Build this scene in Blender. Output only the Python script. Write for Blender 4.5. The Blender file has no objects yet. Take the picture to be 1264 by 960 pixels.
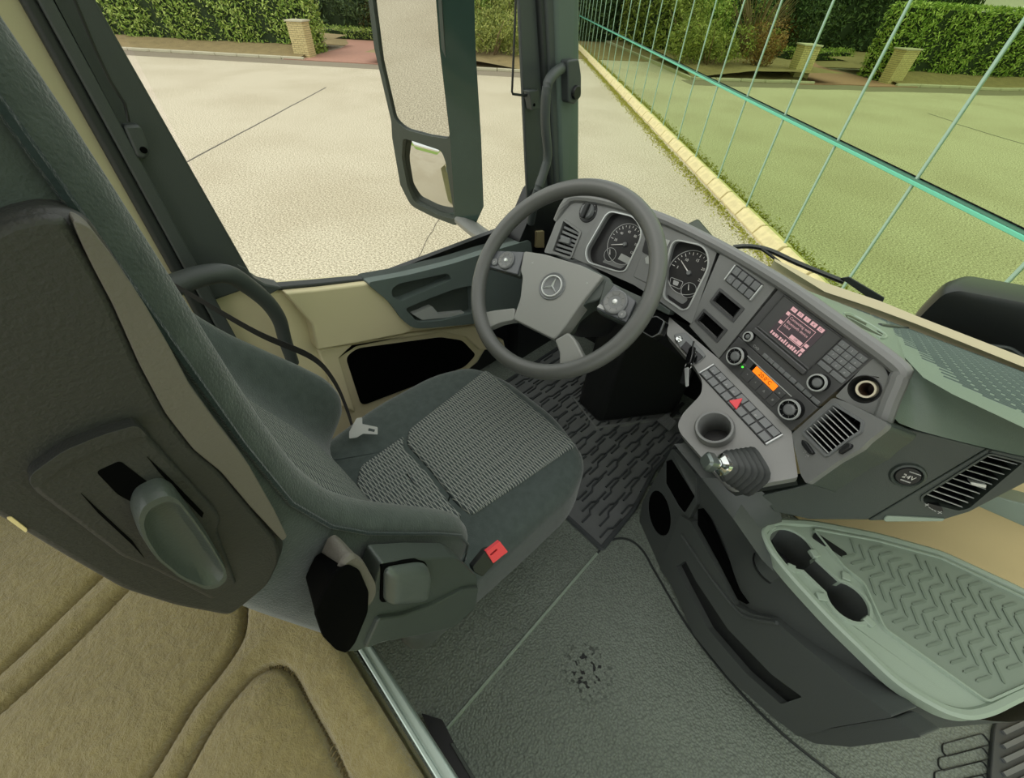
import bpy, bmesh, math, random
from mathutils import Vector, Matrix
from mathutils.geometry import tessellate_polygon
random.seed(7)
SC = bpy.context.scene
COL = SC.collection
PI = math.pi

# ------------------------------------------------------------------ camera
F = 507.0; CX, CY = 632.0, 480.0           # focal length and centre in pixels of the 1264x960 frame
CAM = Vector((0, 0, 1.22))                 # x = right of the truck, y = forward, z = up from the cab floor
MR = Matrix(((0.7054, -0.5154, -0.4867), (0.7081, 0.4760, 0.5217), (0.0343, 0.7126, -0.7007)))
def _orth():
    dn = Vector((607-CX, -(995-CY), F)).normalized(); up = -dn
    g = Vector((1326-CX, -(10-CY), F)); fw = (g - up*g.dot(up)).normalized()
    flip = lambda v: Vector((v[0], v[1], -v[2]))
    r = flip(flip(fw).cross(flip(up)))
    return Matrix((r, fw, up))              # rows: truck axes in (right, up, depth) of the camera
MT = _orth()
def ray(px, py): return (MT @ Vector((px-CX, -(py-CY), F))).normalized()
cd = bpy.data.cameras.new('camera'); cam = bpy.data.objects.new('camera', cd); COL.objects.link(cam)
cd.sensor_fit = 'HORIZONTAL'; cd.sensor_width = 36.0; cd.lens = F/1264*36; cd.clip_start = 0.02; cd.clip_end = 400
cr, cu, cf = MT.col[0], MT.col[1], MT.col[2]
cam.matrix_world = Matrix(((cr[0], cu[0], -cf[0], CAM[0]), (cr[1], cu[1], -cf[1], CAM[1]), (cr[2], cu[2], -cf[2], CAM[2]), (0, 0, 0, 1)))
SC.camera = cam

# ------------------------------------------------------------------ sky, exposure
wd = bpy.data.worlds.new('overcast_sky'); SC.world = wd; wd.use_nodes = True
nt = wd.node_tree; nt.nodes.clear()
wo = nt.nodes.new('ShaderNodeOutputWorld'); bg = nt.nodes.new('ShaderNodeBackground')
tc = nt.nodes.new('ShaderNodeTexCoord'); sx = nt.nodes.new('ShaderNodeSeparateXYZ'); rp = nt.nodes.new('ShaderNodeValToRGB')
nt.links.new(tc.outputs['Generated'], sx.inputs[0]); nt.links.new(sx.outputs['Z'], rp.inputs[0])
rp.color_ramp.elements[0].position = 0.0; rp.color_ramp.elements[0].color = (0.93, 0.97, 0.95, 1)
rp.color_ramp.elements[1].position = 1.0; rp.color_ramp.elements[1].color = (1.0, 1.0, 0.97, 1)
nt.links.new(rp.outputs[0], bg.inputs[0]); bg.inputs[1].default_value = 1.1
nt.links.new(bg.outputs[0], wo.inputs[0])
sl = bpy.data.lights.new('veiled_sun', 'SUN'); sl.energy = 0.9; sl.angle = math.radians(40); sl.color = (1.0, 0.96, 0.88)
so = bpy.data.objects.new('veiled_sun', sl); COL.objects.link(so); so.rotation_euler = (math.radians(38), math.radians(12), math.radians(-40))
SC.view_settings.view_transform = 'Standard'; SC.view_settings.look = 'None'
SC.view_settings.exposure = 0.25; SC.view_settings.gamma = 1.0; SC.view_settings.use_curve_mapping = False

# ------------------------------------------------------------------ planes and pixels
def V(*a): return Vector(a)
def atx(px, py, x): d = ray(px, py); return CAM + d*((x-CAM.x)/d.x)
def aty(px, py, y): d = ray(px, py); return CAM + d*((y-CAM.y)/d.y)
def atz(px, py, z): d = ray(px, py); return CAM + d*((z-CAM.z)/d.z)
class Plane:                                # a work plane: u to its right, v up, n towards the viewer
    def __init__(s, o, u, n):
        s.o = Vector(o); s.n = Vector(n).normalized(); u = Vector(u); s.u = (u - s.n*u.dot(s.n)).normalized(); s.v = s.n.cross(s.u)
    def px(s, x, y, c=0.0):
        d = ray(x, y); o = s.o + s.n*c
        p = CAM + d*((o-CAM).dot(s.n)/d.dot(s.n)) - o
        return (p.dot(s.u), p.dot(s.v))
    def pts(s, lst, c=0.0): return [s.px(a, b, c) for a, b in lst]
    def w(s, a, b, c=0.0): return s.o + s.u*a + s.v*b + s.n*c
    def mat(s): return Matrix(((s.u.x, s.v.x, s.n.x, s.o.x), (s.u.y, s.v.y, s.n.y, s.o.y), (s.u.z, s.v.z, s.n.z, s.o.z), (0, 0, 0, 1)))
    def off(s, c): return Plane(s.o + s.n*c, s.u, s.n)

# ------------------------------------------------------------------ materials
def lin(c): c /= 255.0; return c/12.92 if c <= 0.04045 else ((c+0.055)/1.055)**2.4
def rgb(r, g, b): return (lin(r), lin(g), lin(b), 1)
def mat(name, col, rough=0.6, metal=0.0, bump=0.0, scale=300.0, var=0.0, vscale=6.0, spec=0.5, emit=0.0, detail=2.0, dist=0.002, coat=0.0):
    m = bpy.data.materials.new(name); m.use_nodes = True; n = m.node_tree.nodes; l = m.node_tree.links
    b = n['Principled BSDF']; b.inputs['Base Color'].default_value = col; b.inputs['Roughness'].default_value = rough
    b.inputs['Metallic'].default_value = metal; b.inputs['Specular IOR Level'].default_value = spec
    b.inputs['Coat Weight'].default_value = coat
    if emit: b.inputs['Emission Color'].default_value = col; b.inputs['Emission Strength'].default_value = emit
    t = n.new('ShaderNodeTexCoord')
    if var:
        z = n.new('ShaderNodeTexNoise'); z.inputs['Scale'].default_value = vscale; z.inputs['Detail'].default_value = 5
        r = n.new('ShaderNodeMixRGB'); r.inputs[1].default_value = tuple(max(0, c*(1-var)) for c in col[:3])+(1,); r.inputs[2].default_value = tuple(min(1, c*(1+var)) for c in col[:3])+(1,)
        l.new(t.outputs['Object'], z.inputs['Vector']); l.new(z.outputs['Fac'], r.inputs[0]); l.new(r.outputs[0], b.inputs['Base Color'])
    if bump:
        z = n.new('ShaderNodeTexNoise'); z.inputs['Scale'].default_value = scale; z.inputs['Detail'].default_value = detail
        u = n.new('ShaderNodeBump'); u.inputs['Strength'].default_value = bump; u.inputs['Distance'].default_value = dist
        l.new(t.outputs['Object'], z.inputs['Vector']); l.new(z.outputs['Fac'], u.inputs['Height']); l.new(u.outputs[0], b.inputs['Normal'])
    return m
M = {}
M['dash'] = mat('grey_dash_plastic', rgb(118, 120, 118), 0.4, bump=0.15, scale=900, var=0.06)
M['dash_soft'] = mat('soft_dash_skin', rgb(94, 106, 102), 0.62, bump=0.3, scale=700, var=0.08)
M['pad'] = mat('green_grey_pad', rgb(124, 140, 128), 0.42, bump=0.3, scale=700, var=0.08)
M['dark'] = mat('dark_green_plastic', rgb(66, 74, 69), 0.42, bump=0.25, scale=700, var=0.08)
M['tray'] = mat('grey_green_tray', rgb(150, 166, 150), 0.42, bump=0.15, scale=600, var=0.06)
M['console'] = mat('charcoal_console', rgb(74, 79, 77), 0.45, bump=0.2, scale=800, var=0.05)
M['black'] = mat('black_plastic', rgb(24, 26, 27), 0.4, bump=0.1, scale=600)
M['void'] = mat('recess_shade_black', rgb(5, 6, 6), 0.9, spec=0.05)  # near-black, no sheen; paints the shade inside recesses, also dark print
M['gloss'] = mat('gloss_black', rgb(16, 17, 18), 0.12)
M['key'] = mat('button_grey', rgb(112, 115, 115), 0.42, bump=0.08, scale=700)
M['radio'] = mat('radio_black', rgb(78, 79, 79), 0.38, bump=0.08, scale=900)
M['chrome'] = mat('chrome', rgb(225, 228, 226), 0.12, metal=1.0)
M['silver'] = mat('satin_silver', rgb(206, 210, 208), 0.3, metal=0.45)
M['alu'] = mat('aluminium_strip', rgb(176, 192, 184), 0.38, metal=0.6, bump=0.05, scale=200)
M['wheel'] = mat('wheel_grey', rgb(134, 136, 131), 0.38, bump=0.12, scale=900, var=0.05)
M['rim'] = mat('rim_leather', rgb(90, 92, 89), 0.34, bump=0.2, scale=900)
M['beige'] = mat('beige_plastic', rgb(214, 204, 166), 0.6, bump=0.12, scale=500, var=0.04)
M['beige2'] = mat('beige_pillar', rgb(176, 172, 138), 0.65, bump=0.12, scale=500, var=0.05)
M['tan'] = mat('tan_panel', rgb(240, 220, 164), 0.6, bump=0.1, scale=500, var=0.04)
M['rubber'] = mat('rubber', rgb(40, 45, 44), 0.55, bump=0.1, scale=300)
M['frame'] = mat('door_frame_black', rgb(64, 70, 69), 0.5, bump=0.2, scale=600)
M['pillar'] = mat('pillar_green_grey', rgb(86, 100, 93), 0.5, bump=0.2, scale=600)
M['mat'] = mat('rubber_mat', rgb(108, 112, 111), 0.5, bump=0.15, scale=500, var=0.25, vscale=9)
M['rib'] = mat('rubber_mat_rib', rgb(64, 69, 70), 0.45, bump=0.1, scale=500)
M['shell'] = mat('seat_shell', rgb(48, 50, 48), 0.5, bump=0.25, scale=500, var=0.12, vscale=9)
M['shell_lit'] = mat('seat_shell_lit', rgb(102, 99, 91), 0.6, bump=0.25, scale=500, var=0.12)  # shell grey made lighter; window light put into the colour
M['lever'] = mat('seat_lever', rgb(74, 82, 78), 0.4, bump=0.15, scale=500)
M['red'] = mat('red_button', rgb(232, 70, 78), 0.4)
M['white'] = mat('white_print', rgb(225, 225, 220), 0.5)
M['print'] = mat('grey_print', rgb(176, 178, 176), 0.5)
M['orange'] = mat('orange_display', rgb(240, 120, 25), 0.4, emit=0.9)
M['dial'] = mat('dial_face', rgb(40, 40, 41), 0.4)
M['dial2'] = mat('dial_grey', rgb(120, 122, 120), 0.45)
M['lcd'] = mat('grey_lcd', rgb(165, 168, 164), 0.3)
M['scr'] = mat('screen_dark', rgb(70, 62, 66), 0.3, emit=0.3)
M['scrpink'] = mat('screen_pink', rgb(214, 168, 172), 0.3, emit=0.3)
M['green_led'] = mat('green_led', rgb(70, 230, 60), 0.3, emit=1.5)
M['belt'] = mat('belt_webbing', rgb(34, 36, 37), 0.7, bump=0.3, scale=900)
M['mirror'] = mat('mirror_glass', (0.70, 0.70, 0.68, 1), 0.01, metal=1.0)
M['teal'] = mat('teal_paint', rgb(110, 200, 170), 0.35)
M['joint'] = mat('pale_teal_joint', rgb(160, 188, 172), 0.35)
M['leather_cap'] = mat('ivory', rgb(222, 214, 188), 0.4)

def fabric(name, col, c2, scale=500):
    m = mat(name, col, 0.95, bump=0.5, scale=scale, detail=4, spec=0.15)
    n = m.node_tree.nodes; l = m.node_tree.links; b = n['Principled BSDF']
    b.inputs['Sheen Weight'].default_value = 0.35; b.inputs['Sheen Roughness'].default_value = 0.4
    t = n.new('ShaderNodeTexCoord'); z = n.new('ShaderNodeTexNoise'); z.inputs['Scale'].default_value = 60; z.inputs['Detail'].default_value = 6
    r = n.new('ShaderNodeMixRGB'); r.inputs[1].default_value = col; r.inputs[2].default_value = c2
    l.new(t.outputs['Object'], z.inputs['Vector']); l.new(z.outputs['Fac'], r.inputs[0]); l.new(r.outputs[0], b.inputs['Base Color'])
    return m
M['velour'] = fabric('seat_velour', rgb(58, 66, 64), rgb(82, 91, 88))
M['velour_dark'] = fabric('seat_velour_dark', rgb(36, 46, 48), rgb(50, 62, 62))

def insert_material(nm, axis):               # woven insert: pale threads crossing on charcoal
    m = mat(nm, rgb(70, 78, 78), 0.95, spec=0.1)
    n = m.node_tree.nodes; l = m.node_tree.links; b = n['Principled BSDF']
    t = n.new('ShaderNodeTexCoord'); outs = []
    for k, (ang, sc, di) in enumerate(((0.16, 46, 3.0), (-0.19, 46, 3.0), (0.03, 66, 1.2))):
        mp = n.new('ShaderNodeMapping'); mp.inputs['Rotation'].default_value = (0, 0, ang) if axis == 'Y' else (0, ang, 0)
        w = n.new('ShaderNodeTexWave'); w.wave_type = 'BANDS'; w.bands_direction = axis; w.inputs['Scale'].default_value = sc
        w.inputs['Distortion'].default_value = di; w.inputs['Detail Scale'].default_value = 0.35; w.inputs['Detail'].default_value = 1
        cr_ = n.new('ShaderNodeValToRGB'); cr_.color_ramp.elements[0].position = 0.86; cr_.color_ramp.elements[1].position = 1.0
        l.new(t.outputs['Object'], mp.inputs[0]); l.new(mp.outputs[0], w.inputs['Vector']); l.new(w.outputs['Fac'], cr_.inputs[0]); outs.append(cr_)
    a1 = n.new('ShaderNodeMath'); a1.operation = 'MAXIMUM'; l.new(outs[0].outputs[0], a1.inputs[0]); l.new(outs[1].outputs[0], a1.inputs[1])
    h = n.new('ShaderNodeMath'); h.operation = 'MULTIPLY'; h.inputs[1].default_value = 0.35; l.new(outs[2].outputs[0], h.inputs[0])
    a2 = n.new('ShaderNodeMath'); a2.operation = 'MAXIMUM'; l.new(a1.outputs[0], a2.inputs[0]); l.new(h.outputs[0], a2.inputs[1])
    r = n.new('ShaderNodeMixRGB'); r.inputs[1].default_value = rgb(62, 70, 71); r.inputs[2].default_value = rgb(164, 168, 160)
    l.new(a2.outputs[0], r.inputs[0]); l.new(r.outputs[0], b.inputs['Base Color'])
    u = n.new('ShaderNodeBump'); u.inputs['Strength'].default_value = 0.4; u.inputs['Distance'].default_value = 0.002
    l.new(a2.outputs[0], u.inputs['Height']); l.new(u.outputs[0], b.inputs['Normal'])
    return m
M['weave'] = insert_material('seat_insert_weave', 'Y'); M['weave_back'] = insert_material('back_insert_weave', 'Z')

def floor_material():
    m = mat('grained_floor_vinyl', rgb(70, 77, 74), 0.5, spec=0.4)
    n = m.node_tree.nodes; l = m.node_tree.links; b = n['Principled BSDF']; t = n.new('ShaderNodeTexCoord')
    v = n.new('ShaderNodeTexVoronoi'); v.inputs['Scale'].default_value = 190
    z = n.new('ShaderNodeTexNoise'); z.inputs['Scale'].default_value = 3; z.inputs['Detail'].default_value = 4
    r = n.new('ShaderNodeMixRGB'); r.inputs[1].default_value = rgb(112, 121, 112); r.inputs[2].default_value = rgb(134, 144, 133)
    u = n.new('ShaderNodeBump'); u.inputs['Strength'].default_value = 1.0; u.inputs['Distance'].default_value = 0.0025
    l.new(t.outputs['Object'], v.inputs['Vector']); l.new(t.outputs['Object'], z.inputs['Vector']); l.new(z.outputs['Fac'], r.inputs[0])
    l.new(v.outputs['Distance'], u.inputs['Height']); l.new(u.outputs[0], b.inputs['Normal'])
    # damp boot print: a cluster of dark blots inside one small patch of the floor
    mp = n.new('ShaderNodeMapping'); mp.inputs['Location'].default_value = (0, 0, 0)
    d = n.new('ShaderNodeVectorMath'); d.operation = 'DISTANCE'; d.inputs[1].default_value = (-0.0068, 0.333, 0.0)
    l.new(t.outputs['Object'], d.inputs[0])
    lt = n.new('ShaderNodeMapRange'); lt.inputs[1].default_value = 0.035; lt.inputs[2].default_value = 0.075; lt.inputs[3].default_value = 1; lt.inputs[4].default_value = 0
    l.new(d.outputs['Value'], lt.inputs[0])
    z2 = n.new('ShaderNodeTexNoise'); z2.inputs['Scale'].default_value = 70; z2.inputs['Detail'].default_value = 1; l.new(t.outputs['Object'], z2.inputs['Vector'])
    c2 = n.new('ShaderNodeMapRange'); c2.inputs[1].default_value = 0.56; c2.inputs[2].default_value = 0.62; l.new(z2.outputs['Fac'], c2.inputs[0])
    mu = n.new('ShaderNodeMath'); mu.operation = 'MULTIPLY'; l.new(lt.outputs[0], mu.inputs[0]); l.new(c2.outputs[0], mu.inputs[1])
    r2 = n.new('ShaderNodeMixRGB'); r2.inputs[2].default_value = rgb(28, 31, 31); l.new(mu.outputs[0], r2.inputs[0]); l.new(r.outputs[0], r2.inputs[1])
    sp = n.new('ShaderNodeMapRange'); sp.inputs[1].default_value = 0.1; sp.inputs[2].default_value = 0.75; sp.inputs[3].default_value = 1.16; sp.inputs[4].default_value = 0.78; l.new(v.outputs['Distance'], sp.inputs[0])
    gr = n.new('ShaderNodeVectorMath'); gr.operation = 'SCALE'; l.new(r2.outputs[0], gr.inputs[0]); l.new(sp.outputs[0], gr.inputs['Scale'])
    l.new(gr.outputs[0], b.inputs['Base Color'])
    return m
M['floor'] = floor_material()

def plush_material():
    m = mat('beige_plush', rgb(176, 160, 116), 1.0, spec=0.05)
    n = m.node_tree.nodes; l = m.node_tree.links; b = n['Principled BSDF']; t = n.new('ShaderNodeTexCoord')
    b.inputs['Sheen Weight'].default_value = 0.5
    z = n.new('ShaderNodeTexNoise'); z.inputs['Scale'].default_value = 62; z.inputs['Detail'].default_value = 8; z.inputs['Roughness'].default_value = 0.72; z.inputs['Distortion'].default_value = 0.2
    r = n.new('ShaderNodeMixRGB'); r.inputs[1].default_value = rgb(126, 112, 62); r.inputs[2].default_value = rgb(184, 170, 112)
    u = n.new('ShaderNodeBump'); u.inputs['Strength'].default_value = 1.0; u.inputs['Distance'].default_value = 0.012
    l.new(t.outputs['Object'], z.inputs['Vector']); l.new(z.outputs['Fac'], r.inputs[0]); l.new(r.outputs[0], b.inputs['Base Color'])
    l.new(z.outputs['Fac'], u.inputs['Height']); l.new(u.outputs[0], b.inputs['Normal'])
    return m
M['plush'] = plush_material()

def asphalt_material():
    m = mat('pale_asphalt', rgb(200, 190, 168), 0.9, spec=0.2)
    n = m.node_tree.nodes; l = m.node_tree.links; b = n['Principled BSDF']; t = n.new('ShaderNodeTexCoord')
    z = n.new('ShaderNodeTexNoise'); z.inputs['Scale'].default_value = 36; z.inputs['Detail'].default_value = 6; z.inputs['Roughness'].default_value = 0.8
    z2 = n.new('ShaderNodeTexNoise'); z2.inputs['Scale'].default_value = 0.5; z2.inputs['Detail'].default_value = 6
    mp = n.new('ShaderNodeMapRange'); mp.inputs[1].default_value = 0.40; mp.inputs[2].default_value = 0.60
    r = n.new('ShaderNodeMixRGB'); r.inputs[1].default_value = rgb(138, 128, 108); r.inputs[2].default_value = rgb(232, 222, 198)
    r2 = n.new('ShaderNodeMixRGB'); r2.blend_type = 'MULTIPLY'; r2.inputs[0].default_value = 0.4
    c2 = n.new('ShaderNodeValToRGB'); c2.color_ramp.elements[0].position = 0.35; c2.color_ramp.elements[0].color = (0.72, 0.68, 0.62, 1); c2.color_ramp.elements[1].position = 0.6
    l.new(t.outputs['Object'], z.inputs['Vector']); l.new(t.outputs['Object'], z2.inputs['Vector']); l.new(z.outputs['Fac'], mp.inputs[0]); l.new(mp.outputs[0], r.inputs[0])
    l.new(z2.outputs['Fac'], c2.inputs[0]); l.new(r.outputs[0], r2.inputs[1]); l.new(c2.outputs[0], r2.inputs[2]); l.new(r2.outputs[0], b.inputs['Base Color'])
    return m
M['asphalt'] = asphalt_material()
M['tar'] = mat('tar_seam', rgb(92, 86, 76), 0.8)
M['kerb'] = mat('kerb_stone', rgb(190, 184, 160), 0.9, bump=0.3, scale=40, var=0.15, vscale=3)
M['soil'] = mat('bare_soil', rgb(138, 122, 84), 1.0, bump=0.6, scale=12, var=0.3, vscale=3, dist=0.05)
M['redpave'] = mat('red_paving', rgb(166, 124, 106), 0.9, var=0.15, vscale=8)
M['brick'] = mat('yellow_brick', rgb(206, 190, 140), 0.9, var=0.25, vscale=9)
M['mortar'] = mat('mortar', rgb(120, 112, 92), 0.95)
M['plinth'] = mat('cream_kerbstone', rgb(222, 206, 158), 0.85, bump=0.3, scale=30, var=0.32, vscale=9)
M['moss'] = mat('yellow_moss', rgb(160, 158, 62), 1.0, var=0.5, vscale=14, bump=0.6, scale=30, dist=0.03)
M['lawn'] = mat('lawn', rgb(128, 156, 62), 1.0, var=0.2, vscale=2)
M['wall_white'] = mat('white_render', rgb(222, 220, 210), 0.9, var=0.05)
M['roof'] = mat('roof_tile', rgb(140, 110, 90), 0.9, var=0.2)
M['bark'] = mat('twig_bark', rgb(126, 106, 80), 0.9, var=0.2)

def leaf_material(name, a, b2, c):
    m = mat(name, a, 0.55, spec=0.35); n = m.node_tree.nodes; l = m.node_tree.links; b = n['Principled BSDF']
    g = n.new('ShaderNodeNewGeometry'); r = n.new('ShaderNodeValToRGB')
    r.color_ramp.elements[0].color = a; r.color_ramp.elements[1].color = c; e = r.color_ramp.elements.new(0.5); e.color = b2
    l.new(g.outputs['Random Per Island'], r.inputs[0]); l.new(r.outputs[0], b.inputs['Base Color'])
    return m
M['leaf'] = leaf_material('laurel_leaf', rgb(92, 122, 48), rgb(152, 178, 78), rgb(206, 220, 132))
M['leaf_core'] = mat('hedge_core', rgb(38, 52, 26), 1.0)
M['leaf_olive'] = leaf_material('olive_shrub_leaf', rgb(96, 110, 48), rgb(140, 150, 70), rgb(186, 188, 110))
M['leaf_rust'] = leaf_material('rust_shrub_leaf', rgb(120, 84, 50), rgb(160, 120, 72), rgb(150, 140, 80))
M['leaf_dark'] = leaf_material('dark_conifer_leaf', rgb(44, 62, 36), rgb(70, 92, 52), rgb(100, 120, 70))

def facade_material():                       # tinted mirror glazing
    m = bpy.data.materials.new('mirror_glazing'); m.use_nodes = True; n = m.node_tree.nodes; l = m.node_tree.links
    b = n['Principled BSDF']; b.inputs['Base Color'].default_value = (0.56, 0.70, 0.40, 1); b.inputs['Metallic'].default_value = 1.0
    b.inputs['Roughness'].default_value = 0.0
    t = n.new('ShaderNodeTexCoord'); z = n.new('ShaderNodeTexNoise'); z.inputs['Scale'].default_value = 0.9; z.inputs['Detail'].default_value = 1
    u = n.new('ShaderNodeBump'); u.inputs['Strength'].default_value = 0.04; u.inputs['Distance'].default_value = 0.05
    l.new(t.outputs['Object'], z.inputs['Vector']); l.new(z.outputs['Fac'], u.inputs['Height']); l.new(u.outputs[0], b.inputs['Normal'])
    return m
M['facade'] = facade_material()
def glass_material(name, tint, refl):
    m = bpy.data.materials.new(name); m.use_nodes = True; n = m.node_tree.nodes; l = m.node_tree.links; n.remove(n['Principled BSDF'])
    o = n['Material Output']; tr = n.new('ShaderNodeBsdfTransparent'); tr.inputs[0].default_value = tint
    gl = n.new('ShaderNodeBsdfGlossy'); gl.inputs['Roughness'].default_value = 0.0; mx = n.new('ShaderNodeMixShader')
    lw = n.new('ShaderNodeLayerWeight'); lw.inputs[0].default_value = 0.12; mu = n.new('ShaderNodeMath'); mu.operation = 'MULTIPLY'; mu.inputs[1].default_value = refl
    l.new(lw.outputs['Fresnel'], mu.inputs[0]); l.new(mu.outputs[0], mx.inputs[0]); l.new(tr.outputs[0], mx.inputs[1]); l.new(gl.outputs[0], mx.inputs[2]); l.new(mx.outputs[0], o.inputs[0])
    return m
M['windscreen'] = glass_material('windscreen_glass', (0.93, 0.97, 0.93, 1), 0.35)
M['sideglass'] = glass_material('side_glass', (0.97, 0.98, 0.96, 1), 0.35)
M['clear'] = glass_material('clear_cover', (0.95, 0.95, 0.95, 1), 0.6)

# ------------------------------------------------------------------ object helpers
def tag(o, label=None, cat=None, group=None, kind=None):
    if label: o['label'] = label
    if cat: o['category'] = cat
    if group: o['group'] = group
    if kind: o['kind'] = kind
    return o
def empty(name, loc=(0, 0, 0), label=None, cat=None, group=None):
    o = bpy.data.objects.new(name, None); COL.objects.link(o); o.location = loc; o.empty_display_size = 0.05
    return tag(o, label, cat, group)
def obj(name, geo, m, parent=None, smooth=None, bevel=0.0, seg=2, sub=0, angle=35):
    if isinstance(geo, bmesh.types.BMesh):
        me = bpy.data.meshes.new(name); bmesh.ops.recalc_face_normals(geo, faces=geo.faces); geo.to_mesh(me); geo.free()
    elif isinstance(geo, bpy.types.Mesh): me = geo
    else:
        me = bpy.data.meshes.new(name); me.from_pydata([tuple(v) for v in geo[0]], [], geo[1])
        bm = bmesh.new(); bm.from_mesh(me); bmesh.ops.recalc_face_normals(bm, faces=bm.faces); bm.to_mesh(me); bm.free()
    if isinstance(m, str): m = M[m]
    if not me.materials: me.materials.append(m)
    o = bpy.data.objects.new(name, me); COL.objects.link(o)
    if parent:
        o.parent = parent
        w = parent
        inv = Matrix.Identity(4); chain = []
        while w: chain.append(w); w = w.parent
        for w in reversed(chain): inv = inv @ w.matrix_parent_inverse @ w.matrix_basis
        o.matrix_parent_inverse = inv.inverted()      # geometry is written in truck coordinates
    if bevel:
        b = o.modifiers.new('bevel', 'BEVEL'); b.width = bevel; b.segments = seg; b.limit_method = 'ANGLE'; b.angle_limit = math.radians(40)
    if sub:
        s = o.modifiers.new('subsurf', 'SUBSURF'); s.levels = sub; s.render_levels = sub
    if smooth is None: smooth = True
    if smooth:
        for p in me.polygons: p.use_smooth = True
        if not sub:
            try: me.set_sharp_from_angle(angle=math.radians(angle))
            except Exception: pass
    return o
def rnd(pts, r, n=5):                        # round the corners of a 2D polygon
    out = []; N = len(pts)
    for i in range(N):
        p = Vector(pts[i]).to_2d(); a = Vector(pts[i-1]).to_2d(); b = Vector(pts[(i+1) % N]).to_2d()
        da, db = a-p, b-p; k = r[i] if isinstance(r, (list, tuple)) else r
        t = min(k, da.length*0.48, db.length*0.48)
        if t < 1e-6: out.append((p.x, p.y)); continue
        s = p + da.normalized()*t; e = p + db.normalized()*t
        for j in range(n+1):
            f = j/n; q = s*(1-f)**2 + p*2*f*(1-f) + e*f*f; out.append((q.x, q.y))
    return out
def rect(u0, u1, v0, v1): return [(u0, v0), (u1, v0), (u1, v1), (u0, v1)]
def circ(u, v, r, n=32, ry=None, a0=0.0): return [(u+r*math.cos(a0+2*PI*i/n), v+(ry or r)*math.sin(a0+2*PI*i/n)) for i in range(n)]
def prism_bm(P, poly, c0, c1, bm=None):      # polygon on a plane, from depth c0 (back) to c1 (front)
    bm = bm or bmesh.new()
    a = [bm.verts.new(P.w(u, v, c0)) for u, v in poly]; b = [bm.verts.new(P.w(u, v, c1)) for u, v in poly]
    n = len(poly); bm.faces.new(b); bm.faces.new(list(reversed(a)))
    for i in range(n): bm.faces.new((a[i], a[(i+1) % n], b[(i+1) % n], b[i]))
    return bm
def prism(name, P, poly, c0, c1, m, parent=None, bevel=0.0, seg=2): return obj(name, prism_bm(P, poly, c0, c1), m, parent, bevel=bevel, seg=seg)
def holed_bm(P, outer, holes, c0, c1):       # plate with holes, open at the back
    bm = bmesh.new(); loops = [outer]+holes; fr = []
    for lp in loops: fr.append([bm.verts.new(P.w(u, v, c1)) for u, v in lp])
    flat = [v for f in fr for v in f]
    for t in tessellate_polygon([[Vector((u, v, 0)) for u, v in lp] for lp in loops]):
        if len(set(t)) == 3:
            try: bm.faces.new([flat[i] for i in t])
            except ValueError: pass
    for lp, vs in zip(loops, fr):
        bk = [bm.verts.new(P.w(u, v, c0)) for u, v in lp]; n = len(vs)
        for i in range(n): bm.faces.new((vs[i], vs[(i+1) % n], bk[(i+1) % n], bk[i]))
    return bm
def ring_bm(P, loop, prof, bm=None, closed=True):   # sweep a small profile [(outward, height)] along a closed loop on a plane
    bm = bm or bmesh.new(); n = len(loop); L = [Vector(p) for p in loop]; rows = []
    area = sum(L[i].x*L[(i+1) % n].y-L[(i+1) % n].x*L[i].y for i in range(n)); sg = 1 if area > 0 else -1
    for i in range(n):
        t = (L[(i+1) % n]-L[i-1]).normalized(); o = Vector((t.y, -t.x))*sg
        rows.append([bm.verts.new(P.w(*(L[i]+o*a), h)) for a, h in prof])
    k = len(prof)
    for i in range(n):
        A, B = rows[i], rows[(i+1) % n]
        for j in range(k if closed else k-1): bm.faces.new((A[j], A[(j+1) % k], B[(j+1) % k], B[j]))
    return bm
def loft(rings, closed=True, cap=True, bm=None):
    bm = bm or bmesh.new(); R_ = [[bm.verts.new(p) for p in r] for r in rings]; n = len(R_[0])
    for a, b in zip(R_, R_[1:]):
        for i in range(n if closed else n-1): bm.faces.new((a[i], a[(i+1) % n], b[(i+1) % n], b[i]))
    if cap and closed: bm.faces.new(list(reversed(R_[0]))); bm.faces.new(R_[-1])
    return bm
def lathe_bm(P, u, v, prof, n=32, bm=None):  # [(radius, height above plane)] turned about the plane's normal
    bm = bm or bmesh.new(); rows = []
    for r, c in prof:
        if r < 1e-6: rows.append([bm.verts.new(P.w(u, v, c))])
        else: rows.append([bm.verts.new(P.w(u+r*math.cos(2*PI*i/n), v+r*math.sin(2*PI*i/n), c)) for i in range(n)])
    for a, b in zip(rows, rows[1:]):
        for i in range(n):
            j = (i+1) % n
            if len(a) == 1 and len(b) == 1: continue
            if len(a) == 1: bm.faces.new((a[0], b[i], b[j]))
            elif len(b) == 1: bm.faces.new((a[i], a[j], b[0]))
            else: bm.faces.new((a[i], a[j], b[j], b[i]))
    return bm
def smooth_path(pts, k=6):                   # Catmull-Rom through the points
    pts = [Vector(p) for p in pts]; out = []
    for i in range(len(pts)-1):
        p0 = pts[max(i-1, 0)]; p1 = pts[i]; p2 = pts[i+1]; p3 = pts[min(i+2, len(pts)-1)]
        for j in range(k):
            t = j/k; out.append(0.5*((2*p1)+(p2-p0)*t+(2*p0-5*p1+4*p2-p3)*t*t+(3*p1-p0-3*p2+p3)*t**3))
    out.append(pts[-1]); return out
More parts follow.
